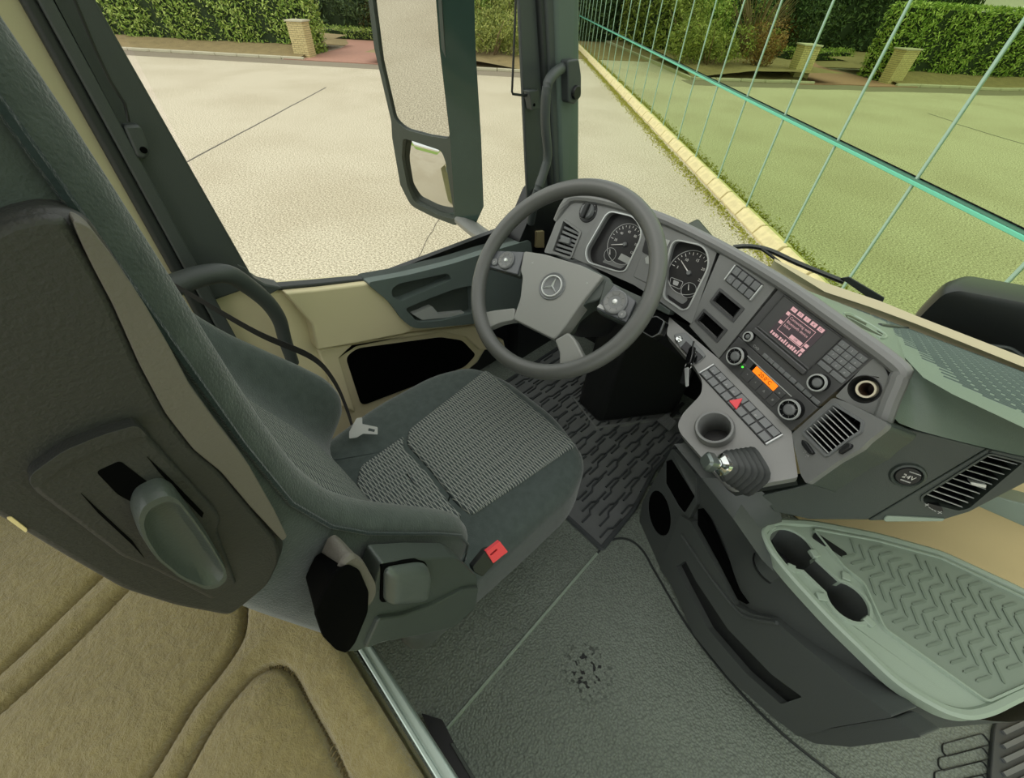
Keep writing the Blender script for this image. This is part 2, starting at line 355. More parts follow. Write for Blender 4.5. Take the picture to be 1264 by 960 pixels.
def tube_bm(path, r, n=10, bm=None, flat=1.0, up=None):
    bm = bm or bmesh.new(); path = [Vector(p) for p in path]; rings = []; N = len(path); ref = up or Vector((0.13, 0.31, 0.94))
    for i, p in enumerate(path):
        t = (path[min(i+1, N-1)]-path[max(i-1, 0)]).normalized(); a = t.cross(ref)
        if a.length < 1e-4: a = t.cross(Vector((1, 0, 0)))
        a.normalize(); b = a.cross(t); rr = r(i/(N-1)) if callable(r) else r
        rings.append([p+a*rr*math.cos(2*PI*k/n)+b*rr*flat*math.sin(2*PI*k/n) for k in range(n)])
    return loft(rings, True, True, bm)
def ribbon_bm(P, path, width, c0, c1, bm=None):    # raised flat strip along a 2D path on a plane
    bm = bm or bmesh.new(); L = [Vector(p) for p in path]; rows = []
    for i, p in enumerate(L):
        t = (L[min(i+1, len(L)-1)]-L[max(i-1, 0)]).normalized(); o = Vector((t.y, -t.x))*width/2
        rows.append([P.w(*(p-o), c0), P.w(*(p-o*0.6), c1), P.w(*(p+o*0.6), c1), P.w(*(p+o), c0)])
    return loft(rows, True, True, bm)
def text(name, P, u, v, size, s, m, parent, c=0.0, align='CENTER', rot=0.0):
    cu_ = bpy.data.curves.new(name, 'FONT'); cu_.body = s; cu_.size = size; cu_.align_x = align; cu_.align_y = 'CENTER'; cu_.resolution_u = 2
    t = bpy.data.objects.new(name, cu_); me = bpy.data.meshes.new_from_object(t); bpy.data.objects.remove(t); bpy.data.curves.remove(cu_)
    me.transform(P.mat() @ Matrix.Translation((u, v, c)) @ Matrix.Rotation(rot, 4, 'Z')); me.materials.clear()
    return obj(name, me, m, parent, smooth=False)
def lerp(a, b, t): return a+(b-a)*t
FLOOR = Plane((0, 0, 0), (1, 0, 0), (0, 0, 1))
def XP(x): return Plane((x, 0, 0), (0, 1, 0), (1, 0, 0))       # upright plane facing the passenger side: u = forward, v = up
# ================================================================== OUTSIDE
GZ = -1.5
GP = Plane((0, 0, GZ), (1, 0, 0), (0, 0, 1))
ground = obj('ground', ([(-170, -60, GZ), (60, -60, GZ), (60, 150, GZ), (-170, 150, GZ)], [(0, 1, 2, 3)]), 'asphalt'); tag(ground, kind='structure')
# kerb line along the far side of the yard
K0 = Vector((-29.32, 4.45, GZ)); KE = Vector((0.763, 0.646, 0)).normalized(); KQ = Vector((-KE.y, KE.x, 0))   # KQ points away from the yard
KP = Plane(K0, KE, (0, 0, 1))               # u along the kerb, v away from the yard
def kpos(p): d = Vector(p)-K0; return d.dot(KE), d.dot(KQ)
PIL1 = kpos((-23.66, 10.24, GZ)); PIL2 = kpos((-20.16, 13.32, GZ))
ua, ub = PIL1[0]+0.35, PIL2[0]-0.35
def kerb_run(u0, u1):
    t = empty('kerb', KP.w((u0+u1)/2, 0, 0)); tag(t, kind='structure')
    n = int((u1-u0)/1.0); me = None
    for i in range(n):
        u = u0+(u1-u0)*i/n; w = (u1-u0)/n
        if me is None:
            o = prism('kerbstone', KP, rect(u+.01, u+w-.01, 0, .16), 0.0, .11, 'kerb', t, bevel=.02); me = o; first = u
        else:
            c = me.copy(); COL.objects.link(c); c.location = Vector(me.location)+KE*(u-first)
    return t
kerb_run(-22, ua); kerb_run(ub, 18.2)
SIDE = Plane(KP.w(18.2, 0, 0), KQ, (0, 0, 1))   # the side street turns off here: u away from the yard, v back towards the gate
side_kerb = obj('side_kerb', prism_bm(SIDE, rect(0, 46, 0, .16), 0, .11), 'kerb', smooth=False); tag(side_kerb, kind='structure')
side_verge = obj('side_verge', loft([[SIDE.w(u, v, h) for u in (0.1, 4, 12, 24, 46)] for v, h in ((.16, .1), (1, .2), (3, .4), (7, .4))], closed=False, cap=False), 'soil'); tag(side_verge, kind='structure')
strip = obj('gutter_strip', prism_bm(KP, rect(-24, 18.6, -1.3, 0), 0, .004), mat('dark_asphalt', rgb(132, 122, 104), .9, var=.12, vscale=2), smooth=False); tag(strip, kind='structure')
def verge(u0, u1):
    n = 24; rows = []
    for v, h in ((.16, .10), (.8, .16), (1.6, .32), (3.2, .45), (6, .5)):
        rows.append([KP.w(lerp(u0, u1, i/n), v, h+random.uniform(-.03, .03)*(v > .2)) for i in range(n+1)])
    o = obj('verge', loft(rows, closed=False, cap=False), 'soil'); return tag(o, kind='structure')
verge(-24, ua-.2); verge(ub+.2, 18.05)
drive = obj('driveway', prism_bm(KP, [(ua-.9, -.02), (ub+.9, -.02), (ub+.2, .6), (ub+.4, 4.5), (ub+.6, 7.5), (ub+.4, 9), (ua-1.5, 9), (ua-.6, 7), (ua-.2, 5), (ua-.2, .6)], 0, .03), 'redpave', smooth=False); tag(drive, kind='structure')
# tar seams in the asphalt
def seam(name, a, b, w=.035):
    A = GP.px(*a); B = GP.px(*b); n = 14; pts = [(lerp(A[0], B[0], i/n)+random.uniform(-.012, .012), lerp(A[1], B[1], i/n)+random.uniform(-.012, .012)) for i in range(n+1)]
    o = obj(name, ribbon_bm(GP, pts, w, -.002, .004), 'tar', smooth=False); tag(o, kind='structure')
seam('tar_seam', (225, 203), (402, 108), .06); seam('tar_seam', (506, 336), (546, 262), .012)

# gate pillars of yellow brick
def pillar(u, v, label):
    P0 = Plane(KP.w(u, v, 0), KE, (0, 0, 1)); t = empty('gate_pillar', P0.o, label, 'pillar', 'brick gate pillars')
    s = .35; h = 1.24
    obj('core', prism_bm(P0, rect(-s+.02, s-.02, -s+.02, s-.02), 0, h), 'mortar', t, smooth=False)
    bm = bmesh.new(); nrow = 17; rh = h/nrow
    for r in range(nrow):
        z0 = r*rh+.006; z1 = (r+1)*rh-.006
        for side in range(4):
            c, si = math.cos(side*PI/2), math.sin(side*PI/2); off = .1 if r % 2 else 0
            e = [-s]+[x for x in (-s+.1+off, -s+.3+off, -s+.5+off) if x < s-.03]+[s]
            for a, b in zip(e, e[1:]):
                d = s+random.uniform(-.004, .006)
                q = [(a+.006, d-.06), (b-.006, d-.06), (b-.006, d), (a+.006, d)]
                prism_bm(P0, [(x*c-y*si, x*si+y*c) for x, y in q], z0, z1, bm)
    o = obj('brickwork', bm, 'brick', t, smooth=False); o['kind'] = 'stuff'
    prism('coping', P0, rect(-s-.05, s+.05, -s-.05, s+.05), h, h+.06, 'kerb', t, bevel=.01)
pillar(PIL1[0], PIL1[1]+.25, 'yellow brick gate pillar at the end of the laurel hedge, left of the driveway')
pillar(PIL2[0], PIL2[1]+.25, 'yellow brick gate pillar right of the driveway, behind the mirror, seen in the glass facade')

# leaves
def leaf_cloud(name, pts, size, m, parent=None):
    V_ = []; F_ = []
    for p, s in pts:
        a = Vector((random.gauss(0, 1), random.gauss(0, 1), random.gauss(0, 1))).normalized()
        b = a.cross(Vector((random.gauss(0, 1), random.gauss(0, 1), random.gauss(0, 1)))).normalized()
        L = size*s*random.uniform(.7, 1.3); w = L*.36; n0 = len(V_); c = a.cross(b)*L*.12
        V_ += [p-a*L*.5, p+b*w*.5+c, p+a*L*.5, p-b*w*.5+c]; F_.append((n0, n0+1, n0+2, n0+3))
    me = bpy.data.meshes.new(name); me.from_pydata([tuple(v) for v in V_], [], F_)
    o = obj(name, me, m, parent, smooth=False); o['kind'] = 'stuff'; return o
def hedge(u0, u1, v0, v1, h, label, leaf='leaf', dens=170, size=.17):
    t = empty('hedge', KP.w((u0+u1)/2, v0, 0), label, 'hedge')
    obj('hedge_core', prism_bm(KP, rect(u0+.12, u1-.12, v0+.12, v1-.12), .05, h-.12), 'leaf_core', t, smooth=False)
    pts = []
    def bulge(u, z): return .10*math.sin(u*2.3)+.07*math.sin(u*5.1+z*3)
    for k in range(int((u1-u0)*h*dens)):
        u = random.uniform(u0, u1); z = h*random.random()**.9
        pts.append((KP.w(u, v0+bulge(u, z)+random.uniform(-.06, .12), z+.08), 1))
    for k in range(int((u1-u0)*(v1-v0)*dens*.5)): pts.append((KP.w(random.uniform(u0, u1), random.uniform(v0, v1), h+random.uniform(-.1, .1)), 1))
    for uu in (u0, u1):
        for k in range(int((v1-v0)*h*dens)): pts.append((KP.w(uu+random.uniform(-.1, .1), random.uniform(v0, v1), random.uniform(.05, h)), 1))
    leaf_cloud('leaves', pts, size, leaf, t); return t
hedge(-20, PIL1[0]+.1, 1.8, 3.2, 2.7, 'long clipped laurel hedge left of the gate pillar, across the yard', dens=230)

def shrub(u, v, r, h, label, leaf, n, size, cat='shrub', twigs=0):
    b = KP.w(u, v, .1); t = empty('shrub', b, label, cat)
    bm = bmesh.new()
    for k in range(5 if not twigs else twigs):
        a = random.uniform(0, 2*PI); e = b+Vector((math.cos(a)*r*.8, math.sin(a)*r*.8, h*random.uniform(.6, 1.05)))
        tube_bm([b, lerp(b, e, .5)+Vector((0, 0, h*.1)), e], lambda q: .035*(1-q)+.006, 5, bm)
    obj('branches', bm, 'bark', t)
    pts = []
    blobs = [(b+Vector((random.uniform(-.6, .6)*r, random.uniform(-.6, .6)*r, h*random.uniform(.25, .85))), random.uniform(.35, .6)*r) for _ in range(9)]
    for k in range(n):
        c, rr = random.choice(blobs); d = Vector((random.gauss(0, 1), random.gauss(0, 1), random.gauss(0, 1))).normalized()
        pts.append((c+Vector((d.x*rr, d.y*rr, d.z*rr*h/(2*r)*1.1))*random.uniform(.7, 1.05), 1))
    leaf_cloud('leaves', pts, size, leaf, t)
hedge(ua-4, ub+1, 9.2, 10.4, .5, 'low green hedge along the back edge of the red driveway', dens=260, size=.12)
shrub(ua+.2, 11.0, 1.3, 2.2, 'reddish brown shrub behind the red driveway', 'leaf_rust', 2200, .16)
shrub(ua+2.4, 10.8, 1.5, 1.9, 'rounded dark green shrub behind the low hedge of the driveway', 'leaf_dark', 2400, .15)
shrub(ua+3.2, 11.5, 2.6, 4.8, 'dark conifer standing behind the driveway', 'leaf_dark', 5000, .26)
shrub(ua-.9, 11.5, 2.4, 4.2, 'grey green conifer left of the driveway behind the hedge', 'leaf_dark', 5000, .24)
shrub(ua+1.2, 14.5, 2.8, 4.4, 'bushy olive tree at the back of the driveway', 'leaf_olive', 4500, .28)
shrub(ub+.8, 9.0, 2.4, 4.4, 'dark green tree right of the driveway bend', 'leaf_dark', 4500, .26)
shrub(ub+1.9, 2.0, 1.0, 1.7, 'rust brown shrub right of the exterior mirror', 'leaf_rust', 2200, .13)
shrub(ub+4.2, 2.2, 1.6, 2.1, 'yellow green bushy shrub seen beside the door frame', 'leaf_olive', 4500, .14)
shrub(ub+4.3, 4.8, 1.7, 3.0, 'olive shrub behind the yellow green shrub at the street corner', 'leaf_olive', 4200, .16)
shrub(ub+1.2, 4.6, 1.8, 3.2, 'bare twiggy shrub behind the right gate pillar', 'leaf_olive', 500, .12, twigs=80)
shrub(ub+3.0, 7.6, 2.2, 4.2, 'tall loose green shrub rising behind the corner shrubs', 'leaf', 4200, .22)
hedge(ua-17, ub+13, 16, 18, 5.2, 'tall dark conifer screen closing off the garden behind the driveway', 'leaf_dark', dens=45, size=.38)
shrub(ub-.6, 8.2, 1.6, 2.0, 'round yellow green bush at the bend of the driveway', 'leaf_olive', 3200, .18)
garden = obj('garden_bed', prism_bm(KP, [(ua-12, 6), (ub+14, 6), (ub+14, 17), (ua-12, 17)], 0, .02), 'soil', smooth=False); tag(garden, kind='structure')
def side_hedge():
    t = empty('hedge', SIDE.w(8, 1.2, 0), 'long tall hedge lining the side street, seen in the far end of the glass facade', 'hedge')
    obj('hedge_core', prism_bm(SIDE, rect(6.6, 40, 1.0, 2.6), .05, 3.6), 'leaf_core', t, smooth=False)
    pts = [(SIDE.w(random.uniform(6.4, 40), .9+.15*math.sin(k*.37)+random.uniform(-.15, .1), 3.8*random.random()), 1) for k in range(9000)]
    pts += [(SIDE.w(6.4+random.uniform(-.1, .2), random.uniform(.9, 2.7), 3.8*random.random()), 1) for k in range(1200)]
    leaf_cloud('leaves', pts, .26, 'leaf_olive', t)
side_hedge()
# a house behind the hedge
HP = Plane(KP.w(-9, 20, 0), KE, (0, 0, 1)); ho = empty('house', HP.o, 'white rendered house with brown roof behind the laurel hedge', 'house')
obj('wall', prism_bm(HP, rect(-7, 5, 0, 7), 0, 4.2), 'wall_white', ho, smooth=False)
obj('roof', loft([[HP.w(-7.6, -.6, 4.2), HP.w(5.6, -.6, 4.2), HP.w(5.6, 7.6, 4.2), HP.w(-7.6, 7.6, 4.2)], [HP.w(-6, 3.4, 6.8), HP.w(4, 3.4, 6.8), HP.w(4, 3.6, 6.8), HP.w(-6, 3.6, 6.8)]]), 'roof', ho, smooth=False)

# glass facade
FB = atz(840, 180, -1.4); FD = Vector((.702, -.712, 0)).normalized(); FN = Vector((FD.y, -FD.x, 0))
if FN.dot(CAM-FB) < 0: FN = -FN
FP = Plane((FB.x, FB.y, GZ), FD, FN)        # u along the wall (near end positive), v up
T0 = FP.px(1065, 319)[0]; SP = 1.41
fac = empty('glass_facade', FP.w(0, 0, 0), 'long mirror glass facade with pale teal joints, reflecting the yard and hedge', 'building')
lo = hi = None
for i in range(-22, 8):
    u = T0+SP*i
    if lo is None:
        lo = prism('pane', FP, rect(u+.018, u+SP-.018, .12, 1.42), -.02, 0, 'facade', fac); hi = prism('pane', FP, rect(u+.018, u+SP-.018, 1.5, 5.2), -.02, 0, 'facade', fac)
        jt = prism('joint', FP, rect(u-.015, u+.015, .11, 5.2), -.02, .012, 'joint', fac, bevel=.004); u0 = u
    else:
        for s_ in (lo, hi, jt):
            c = s_.copy(); COL.objects.link(c); c.location = Vector(s_.location)+FD*(u-u0)
prism('transom', FP, rect(u0, u+SP, 1.428, 1.464), -.02, .03, 'teal', fac, bevel=.006)
prism('transom_shadow', FP, rect(u0, u+SP, 1.466, 1.482), -.02, .02, mat('transom_shadow_green', rgb(84, 128, 110), .5), fac)  # shadow line above the teal band, painted as a darker green strip
prism('backing', FP, rect(u0, u+SP, .0, 5.2), -.12, -.03, 'black', fac)
pl = empty('plinth', FP.w(0, 0, .1), 'row of cream kerbstones with dark gaps along the foot of the facade', 'kerb'); s0 = None
for i in range(62):
    u = T0+8*SP-.74*(i+1)
    if s0 is None:
        s0 = obj('kerbstone', loft([[FP.w(a, v, c) for v, c in ((-.02, -.1), (-.02, .15), (.03, .16), (.15, .07), (.18, -.1))] for a in (u+.022, u+.718)]), 'plinth', pl, bevel=.012, smooth=False); su = u
    else:
        c = s0.copy(); COL.objects.link(c); c.location = Vector(s0.location)+FD*(u-su)+FN*random.uniform(-.012, .012)
pts = []
for k in range(9000):
    u = random.uniform(-24, 10); pts.append((FP.w(u, .005+random.random()**3*.03, .22+abs(random.gauss(0, .12))), 1))
ms = leaf_cloud('moss_strip', pts, .055, 'moss'); tag(ms, 'yellow green moss and weeds growing along the foot of the kerbstones', 'moss')
lawn = obj('lawn', prism_bm(GP, [(-70, -38), (40, -38), (40, -22), (-70, -22)], 0, .03), 'lawn', smooth=False); tag(lawn, kind='structure')
FPQ = FP.w(-24, 0, 0)
lawn2 = obj('lawn', prism_bm(GP, [(-165, 62), (-62, 62), (-62, 140), (-165, 140)], 0, .04), 'lawn', smooth=False); tag(lawn2, kind='structure')

M['slat_grey'] = mat('door_lever_grey', rgb(170, 174, 170), .3)
# ================================================================== CAB SHELL
def shell(name, geo, m, parent=None, **k): o = obj(name, geo, m, parent, **k); return tag(o, kind='structure') if not parent else o
floor = shell('floor', prism_bm(FLOOR, rect(-1.06, 1.2, -.10, 1.42), -.06, 0), 'floor', smooth=False)
# welded seams standing on the floor covering
def floor_line(pxs, w, h, m='rubber', k=6, name='floor_seam'):
    pts = smooth_path([Vector((*FLOOR.px(*p), 0)) for p in pxs], k); return obj(name, ribbon_bm(FLOOR, [(p.x, p.y) for p in pts], w, -.001, h), m, floor)
floor_line([(552, 899), (645, 790), (737, 683)], .008, .005, 'tray', 3)
floor_line([(514, 798), (600, 720), (690, 640)], .010, .012, 'tray', 3)
floor_line([(737, 683), (752, 668), (772, 665), (792, 678), (812, 712), (850, 775), (905, 845), (965, 905), (1035, 960), (1090, 1000)], .007, .004, 'rubber')
wall_front = shell('wall_front', prism_bm(Plane((0, 1.42, 0), (1, 0, 0), (0, -1, 0)), rect(-1.06, 1.3, 0, .60), -.05, 0), 'black', smooth=False)

# driver's door and pillars
XD = -1.0; DP = XP(XD)
door = empty('door_1', (XD, .65, .3)); tag(door, kind='structure')
sill = [(318, 352), (345, 357), (400, 352), (480, 344), (545, 329), (600, 311), (660, 290)]
up = DP.pts(sill)
# upper beige skin with the rounded sill
rows = []
for (a, b) in up: rows.append((a, b))
def door_strip(x0, x1, top, bot, m, name, bev=.012, parent=door, c0=-.05):
    P = XP(x1); poly = P.pts(top)+list(reversed(P.pts(bot))); return prism(name, P, poly, c0, 0, m, parent, bevel=bev, seg=3)
door_strip(0, -.965, [(352, 362), (400, 357), (478, 347), (480, 365), (512, 404)], [(385, 400), (392, 432), (440, 424), (500, 412), (512, 406)], 'beige', 'upper_panel', .02)
lowpoly = DP.pts([(225, 318), (262, 326), (300, 341), (345, 357), (400, 352), (480, 344), (545, 329), (600, 311), (664, 290)])
lowpoly = DP.pts([(225, 318), (262, 326), (300, 341), (345, 357), (400, 352), (480, 344), (545, 329), (600, 311), (640, 300), (640, 400), (606, 402), (604, 425), (590, 448), (560, 472), (520, 540)]); lowpoly += [(lowpoly[-1][0], .0), (.06, .0), (.05, .62)]
prism('kick_panel_shade', XP(-1.03), rect(.45, 1.35, .0, .60), -.02, 0, 'black', door)  # black panel; footwell shadow ahead of the door put into its colour
prism('corner_fillet', XP(-.983), XP(-.983).pts([(292, 325), (304, 330), (314, 343), (328, 351), (350, 355), (330, 366), (300, 356)]), -.05, 0, 'frame', door, bevel=.004)
prism('lower_panel', DP, lowpoly, -.06, 0, 'beige', door, bevel=.012)
prism('seal_line', XP(-.985), XP(-.985).pts([(322, 350), (345, 354), (400, 349), (480, 341), (545, 326), (600, 308), (600, 313), (545, 331), (480, 346), (400, 354.5), (345, 359), (320, 354)]), -.03, 0, 'rubber', door, bevel=.003)
AP = XP(-.955)                              # armrest block
ap = AP.pts([(452, 349), (505, 339), (560, 325), (600, 312), (655, 296), (668, 400), (600, 398), (583, 400), (530, 405), (510, 405), (498, 396), (480, 372)])
cav1 = AP.pts([(483, 357), (492, 350), (553, 337), (558, 345), (530, 357), (495, 372), (484, 366)])
cav2 = AP.pts([(500, 381), (528, 369), (560, 357), (583, 352), (585, 386), (545, 396), (516, 398)])
obj('armrest', holed_bm(AP, rnd(ap, .02), [rnd(cav1, .012), rnd(cav2, .012)], -.06, 0), 'dash_soft', door, bevel=.004)
prism('recess_back', AP, rnd(ap, .02), -.06, -.028, 'dark', door)
lever_p = XP(-.972)
prism('door_handle', lever_p, rnd(lever_p.pts([(508, 387), (532, 377), (541, 387), (572, 384), (570, 389), (520, 394)]), .004), -.02, .006, 'slat_grey', door, bevel=.003)
prism('storage_pocket', XP(-.993), rnd(XP(-.993).pts([(428, 442), (442, 431), (545, 417), (572, 421), (588, 438), (574, 453), (447, 501)]), .02), -.03, 0, 'void', door, bevel=.003)
prism('lower_step', XP(-.988), XP(-.988).pts([(392, 432), (440, 425), (505, 412), (585, 402), (622, 420), (625, 432), (592, 432), (575, 416), (545, 411), (435, 428), (420, 442), (440, 510), (418, 500)]), -.03, 0, 'beige', door, bevel=.006)
# rear window frame, seals, B pillar (they run up out of the picture)
def upright(name, x, pxa, pxb, m, parent, thick, bev=.006, ztop=1.8, zbot=None):
    P = XP(x); (a0, b0), (a1, b1) = P.pts([pxa[0], pxa[1]]); (c0, d0), (c1, d1) = P.pts([pxb[0], pxb[1]])
    ext = lambda p, q, z: (q[0]+(p[0]-q[0])*(z-q[1])/(p[1]-q[1]), z)
    A = ext((a0, b0), (a1, b1), ztop); Cc = ext((c0, d0), (c1, d1), ztop)
    B = (a1, b1) if zbot is None else ext((a0, b0), (a1, b1), zbot); D = (c1, d1) if zbot is None else ext((c0, d0), (c1, d1), zbot)
    return prism(name, P, [A, B, D, Cc], -thick, 0, m, parent, bevel=bev, seg=3)
upright('rear_frame', -.985, [(62, 0), (262, 372)], [(118, 0), (318, 352)], 'frame', door, .05, .012)
upright('rear_seal', -.968, [(46, 0), (250, 372)], [(66, 0), (268, 372)], 'frame', door, .04, .008, zbot=.1)
upright('rear_gasket', -.975, [(24, 0), (232, 372)], [(48, 0), (250, 372)], 'rubber', door, .03, .008, zbot=.1)
bp = tag(prism('wall_rear_left', XP(-.99), [(-.75, -.0), (XP(-.99).px(232, 372)[0]+.012, -.0), (XP(-.99).px(26, 0)[0]+.008, 1.8), (-.75, 1.8)], -.05, 0, 'beige2', bevel=.006), kind='structure')
# front frame, seals, A pillar
upright('front_frame', -1.0, [(641, 0), (654, 300)], [(668, 0), (688, 300)], 'frame', door, .012, .004, zbot=.35)
apil = empty('trim_1', (-.97, 1.2, .7)); tag(apil, kind='structure')
upright('pillar_seal', -.985, [(666, 0), (684, 300)], [(676, 0), (691, 300)], 'rubber', apil, .05, .008, zbot=.2)
upright('pillar_seal', -.978, [(674, 0), (689, 300)], [(688, 0), (697, 300)], 'frame', apil, .05, .008, zbot=.2)
upright('pillar_trim', -.970, [(685, 0), (695, 300)], [(717, 0), (715, 300)], 'pillar', apil, .06, .014, zbot=.2)
prism('lower_cover', XP(-.96), rnd(XP(-.96).pts([(640, 300), (668, 235), (700, 240), (706, 330), (690, 460), (640, 450)]), .02), -.08, 0, 'black', apil, bevel=.01)
gp = XP(-.955)
tag(prism('coat_clip', gp, rnd(gp.pts([(697, 74), (711, 72), (714, 92), (714, 118), (706, 128), (698, 126)]), .008), -.03, .012, 'frame', apil, bevel=.004))
obj('clip_button', lathe_bm(gp, *gp.px(706, 113), [(.0, .022), (.016, .022), (.018, .018), (.018, .0)], 20), 'black', apil)
# grab handle on the pillar
X9 = lambda px, py, x: atx(px, py, x)
hp_ = smooth_path([X9(694, 84, -.965), X9(683, 92, -.93), X9(675, 108, -.92), X9(673, 150, -.92), X9(676, 190, -.92), X9(672, 210, -.92), X9(662, 240, -.92), X9(655, 275, -.95)], 6)
obj('grab_handle', tube_bm(hp_, .014, 12), M['frame'], apil)
tan = prism('pillar_foot', XP(-.95), rnd(XP(-.95).pts([(663, 286), (672, 285), (672, 306), (662, 306)]), .004), -.02, 0, mat('foot_tan', rgb(140, 128, 94), .6), apil, bevel=.003)
# sun blind rod and hook at the front edge, cord at the rear edge
rodp = smooth_path([X9(638, -60, -.985), X9(636, 20, -.985), X9(632, 113, -.985)], 3)+[X9(633, 116, -.985), X9(648, 118, -.985), X9(660, 117, -.985)]
bl = tag(obj('blind_rod', tube_bm(rodp, .0032, 8), 'black', door), 'thin black bent rod clipped to the front window frame')
P_ = XP(-.975); prism('clip', P_, rnd(P_.pts([(652, 112), (664, 111), (665, 134), (656, 136)]), .004), -.02, .004, 'frame', bl, bevel=.003)
obj('clip_hole', lathe_bm(P_, *P_.px(658, 129), [(0, .006), (.004, .006), (.004, 0)], 12), 'void', bl)
rc = tag(obj('blind_cord', tube_bm([X9(80, -30, -.965), X9(118, 62, -.965), X9(136, 100, -.965), X9(154, 128, -.965), X9(159, 150, -.965)], .0022, 8), 'black', door), 'black cord ending in a clip on the rear window frame')
P_ = XP(-.972); prism('clip', P_, rnd(P_.pts([(151, 154), (172, 153), (186, 186), (178, 196), (168, 193)]), .006), -.03, .006, 'frame', rc, bevel=.004)
obj('clip_hole', lathe_bm(P_, *P_.px(176, 184), [(0, .008), (.005, .008), (.005, 0)], 14), 'void', rc)
# panes
side = P2 = XP(-1.03)
tag(obj('window_1', prism_bm(P2, [P2.px(318, 358), P2.px(400, 362), P2.px(480, 352), P2.px(545, 336), P2.px(600, 320), P2.px(660, 300), (P2.px(660, 0)[0]-.05, 1.8), (P2.px(100, 0)[0], 1.8)], -.005, 0), 'sideglass', smooth=False), kind='structure')
wsb = [(-.96, 1.30, .60), (-.8, 1.40, .60), (-.4, 1.47, .60), (.1, 1.49, .59), (.6, 1.47, .59), (1.1, 1.36, .59)]
wst = [(-1.10, 1.02, 1.9), (-.85, 1.15, 1.9), (-.4, 1.22, 1.9), (.1, 1.24, 1.9), (.6, 1.22, 1.9), (1.1, 1.10, 1.9)]
tag(obj('window_2', loft([smooth_path(wsb, 3), smooth_path(wst, 3)], closed=False, cap=False), 'windscreen'), kind='structure')

# grab bar at the door's rear edge
path = smooth_path([X9(185, 366, -.90), X9(215, 352, -.90), X9(250, 340, -.90), X9(280, 338, -.90), X9(305, 352, -.91), X9(330, 373, -.92), X9(345, 395, -.93), X9(352, 420, -.94), X9(362, 448, -.95)], 5)
tag(obj('grab_bar', tube_bm(path, lambda q: .021-.007*q, 14), 'frame', door), 'thick black curved grab bar at the rear edge of the door')
# seat belt
sb = empty('seat_belt', X9(300, 395, -.8), 'black seat belt webbing hanging beside the door with a metal tongue', 'seat belt')
bp_ = smooth_path([X9(200, 343, -.86), X9(250, 372, -.83), X9(320, 412, -.80), X9(385, 441, -.77), X9(412, 470, -.745), X9(428, 505, -.735), X9(437, 535, -.73)], 6)
bm = bmesh.new(); rws = []
for i, p in enumerate(bp_):
    q = i/(len(bp_)-1); wv = Vector((.35, .15, 1)).normalized()*lerp(.006, .016, q); wv2 = Vector((0.002, 0, 0)); rws.append([p-wv, p+wv, p+wv+wv2, p-wv+wv2])
obj('webbing', loft(rws), 'belt', sb)
TP = Plane(X9(450, 527, -.655), (.8, .5, -.25), Vector((.47, -.28, .84)))
obj('tongue', holed_bm(TP, rnd(TP.pts([(431, 533), (440, 516), (447, 515), (447, 523), (466, 527), (466, 536), (448, 535), (440, 540), (431, 541)]), .002), [TP.pts([(455, 528), (463, 530), (462, 533), (454, 531.5)])], -.003, 0), mat('tongue_steel', rgb(190, 192, 188), .35, metal=.2), sb)

# exterior mirror on the driver's side
MO = Vector((-1.52, 1.18, .75)); MN = Vector((.42, -.90, -.10)).normalized(); MP_ = Plane(MO, (.9, .42, 0), MN)
em = empty('exterior_mirror', MO, 'tall grey exterior truck mirror with main glass and small lower glass, outside the driver window', 'mirror')
g1 = MP_.pts([(452, -60), (534, -60), (543, 60), (556, 172), (530, 168), (500, 160), (487, 148), (470, 75)])
g1 = rnd(g1, [.01, .01, 0, .03, 0, .04, .02, 0])
g2 = rnd(MP_.pts([(497, 170), (545, 186), (550, 200), (562, 272), (540, 265), (512, 250), (503, 232), (496, 195)]), [.02, .02, .01, .03, 0, .02, .02, .0])
house = rnd(MP_.pts([(447, -60), (541, -60), (549, 60), (561, 172), (568, 262), (564, 279), (535, 268), (507, 254), (494, 228), (484, 170), (483, 150), (462, 60)]), [.0, .0, 0, 0, .02, .02, 0, .03, 0, .01, .01, 0])
# housing: rim plus a back shell that bulges forward
obj('housing', holed_bm(MP_, house, [g1, g2], -.05, 0), 'dark', em, bevel=.006)
def shrink(poly, f, g=0): cx = sum(p[0] for p in poly)/len(poly); cy = sum(p[1] for p in poly)/len(poly); return [(cx+(p[0]-cx)*f, cy+(p[1]-cy)*f) for p in poly]
obj('back_shell', loft([[MP_.w(u, v, c) for u, v in shrink(house, f)] for f, c in ((1.0, -.04), (1.0, -.10), (.93, -.15), (.75, -.17))]), 'pillar', em)
prism('main_glass', MP_, shrink(g1, .995), -.03, -.012, 'mirror', em)
# convex lower glass
cu2 = sum(p[0] for p in g2)/len(g2); cv2 = sum(p[1] for p in g2)/len(g2); rg = []
for k in range(12): f = math.cos(k/11*PI/2*.985); rg.append([MP_.w(cu2+(u-cu2)*f, cv2+(v-cv2)*f, -.012-.85*((u-cu2)**2+(v-cv2)**2)*f*f) for u, v in g2])
obj('wide_angle_glass', loft(rg, True, True), 'mirror', em, angle=179)
sidep = XP(-1.36)
obj('side_cover', loft([[MP_.w(*MP_.px(a, b), c) for a, b in ((534, -60), (543, 60), (556, 172), (562, 270), (567, 279))] for c in (.002,)]+[[aty(a, b, 1.235) for a, b in ((584, -60), (587, 60), (594, 172), (597, 255), (586, 279))]]+[[aty(a, b, 1.30) for a, b in ((584, -60), (587, 60), (594, 172), (597, 255), (586, 276))]], closed=False, cap=False), mat('mirror_shell_green', rgb(44, 64, 58), .16), em)
obj('arm', tube_bm(smooth_path([aty(572, 272, 1.24), aty(592, 288, 1.2), aty(612, 300, 1.15), aty(640, 318, 1.1)], 4), .05, 12, flat=.6), 'dash', em)
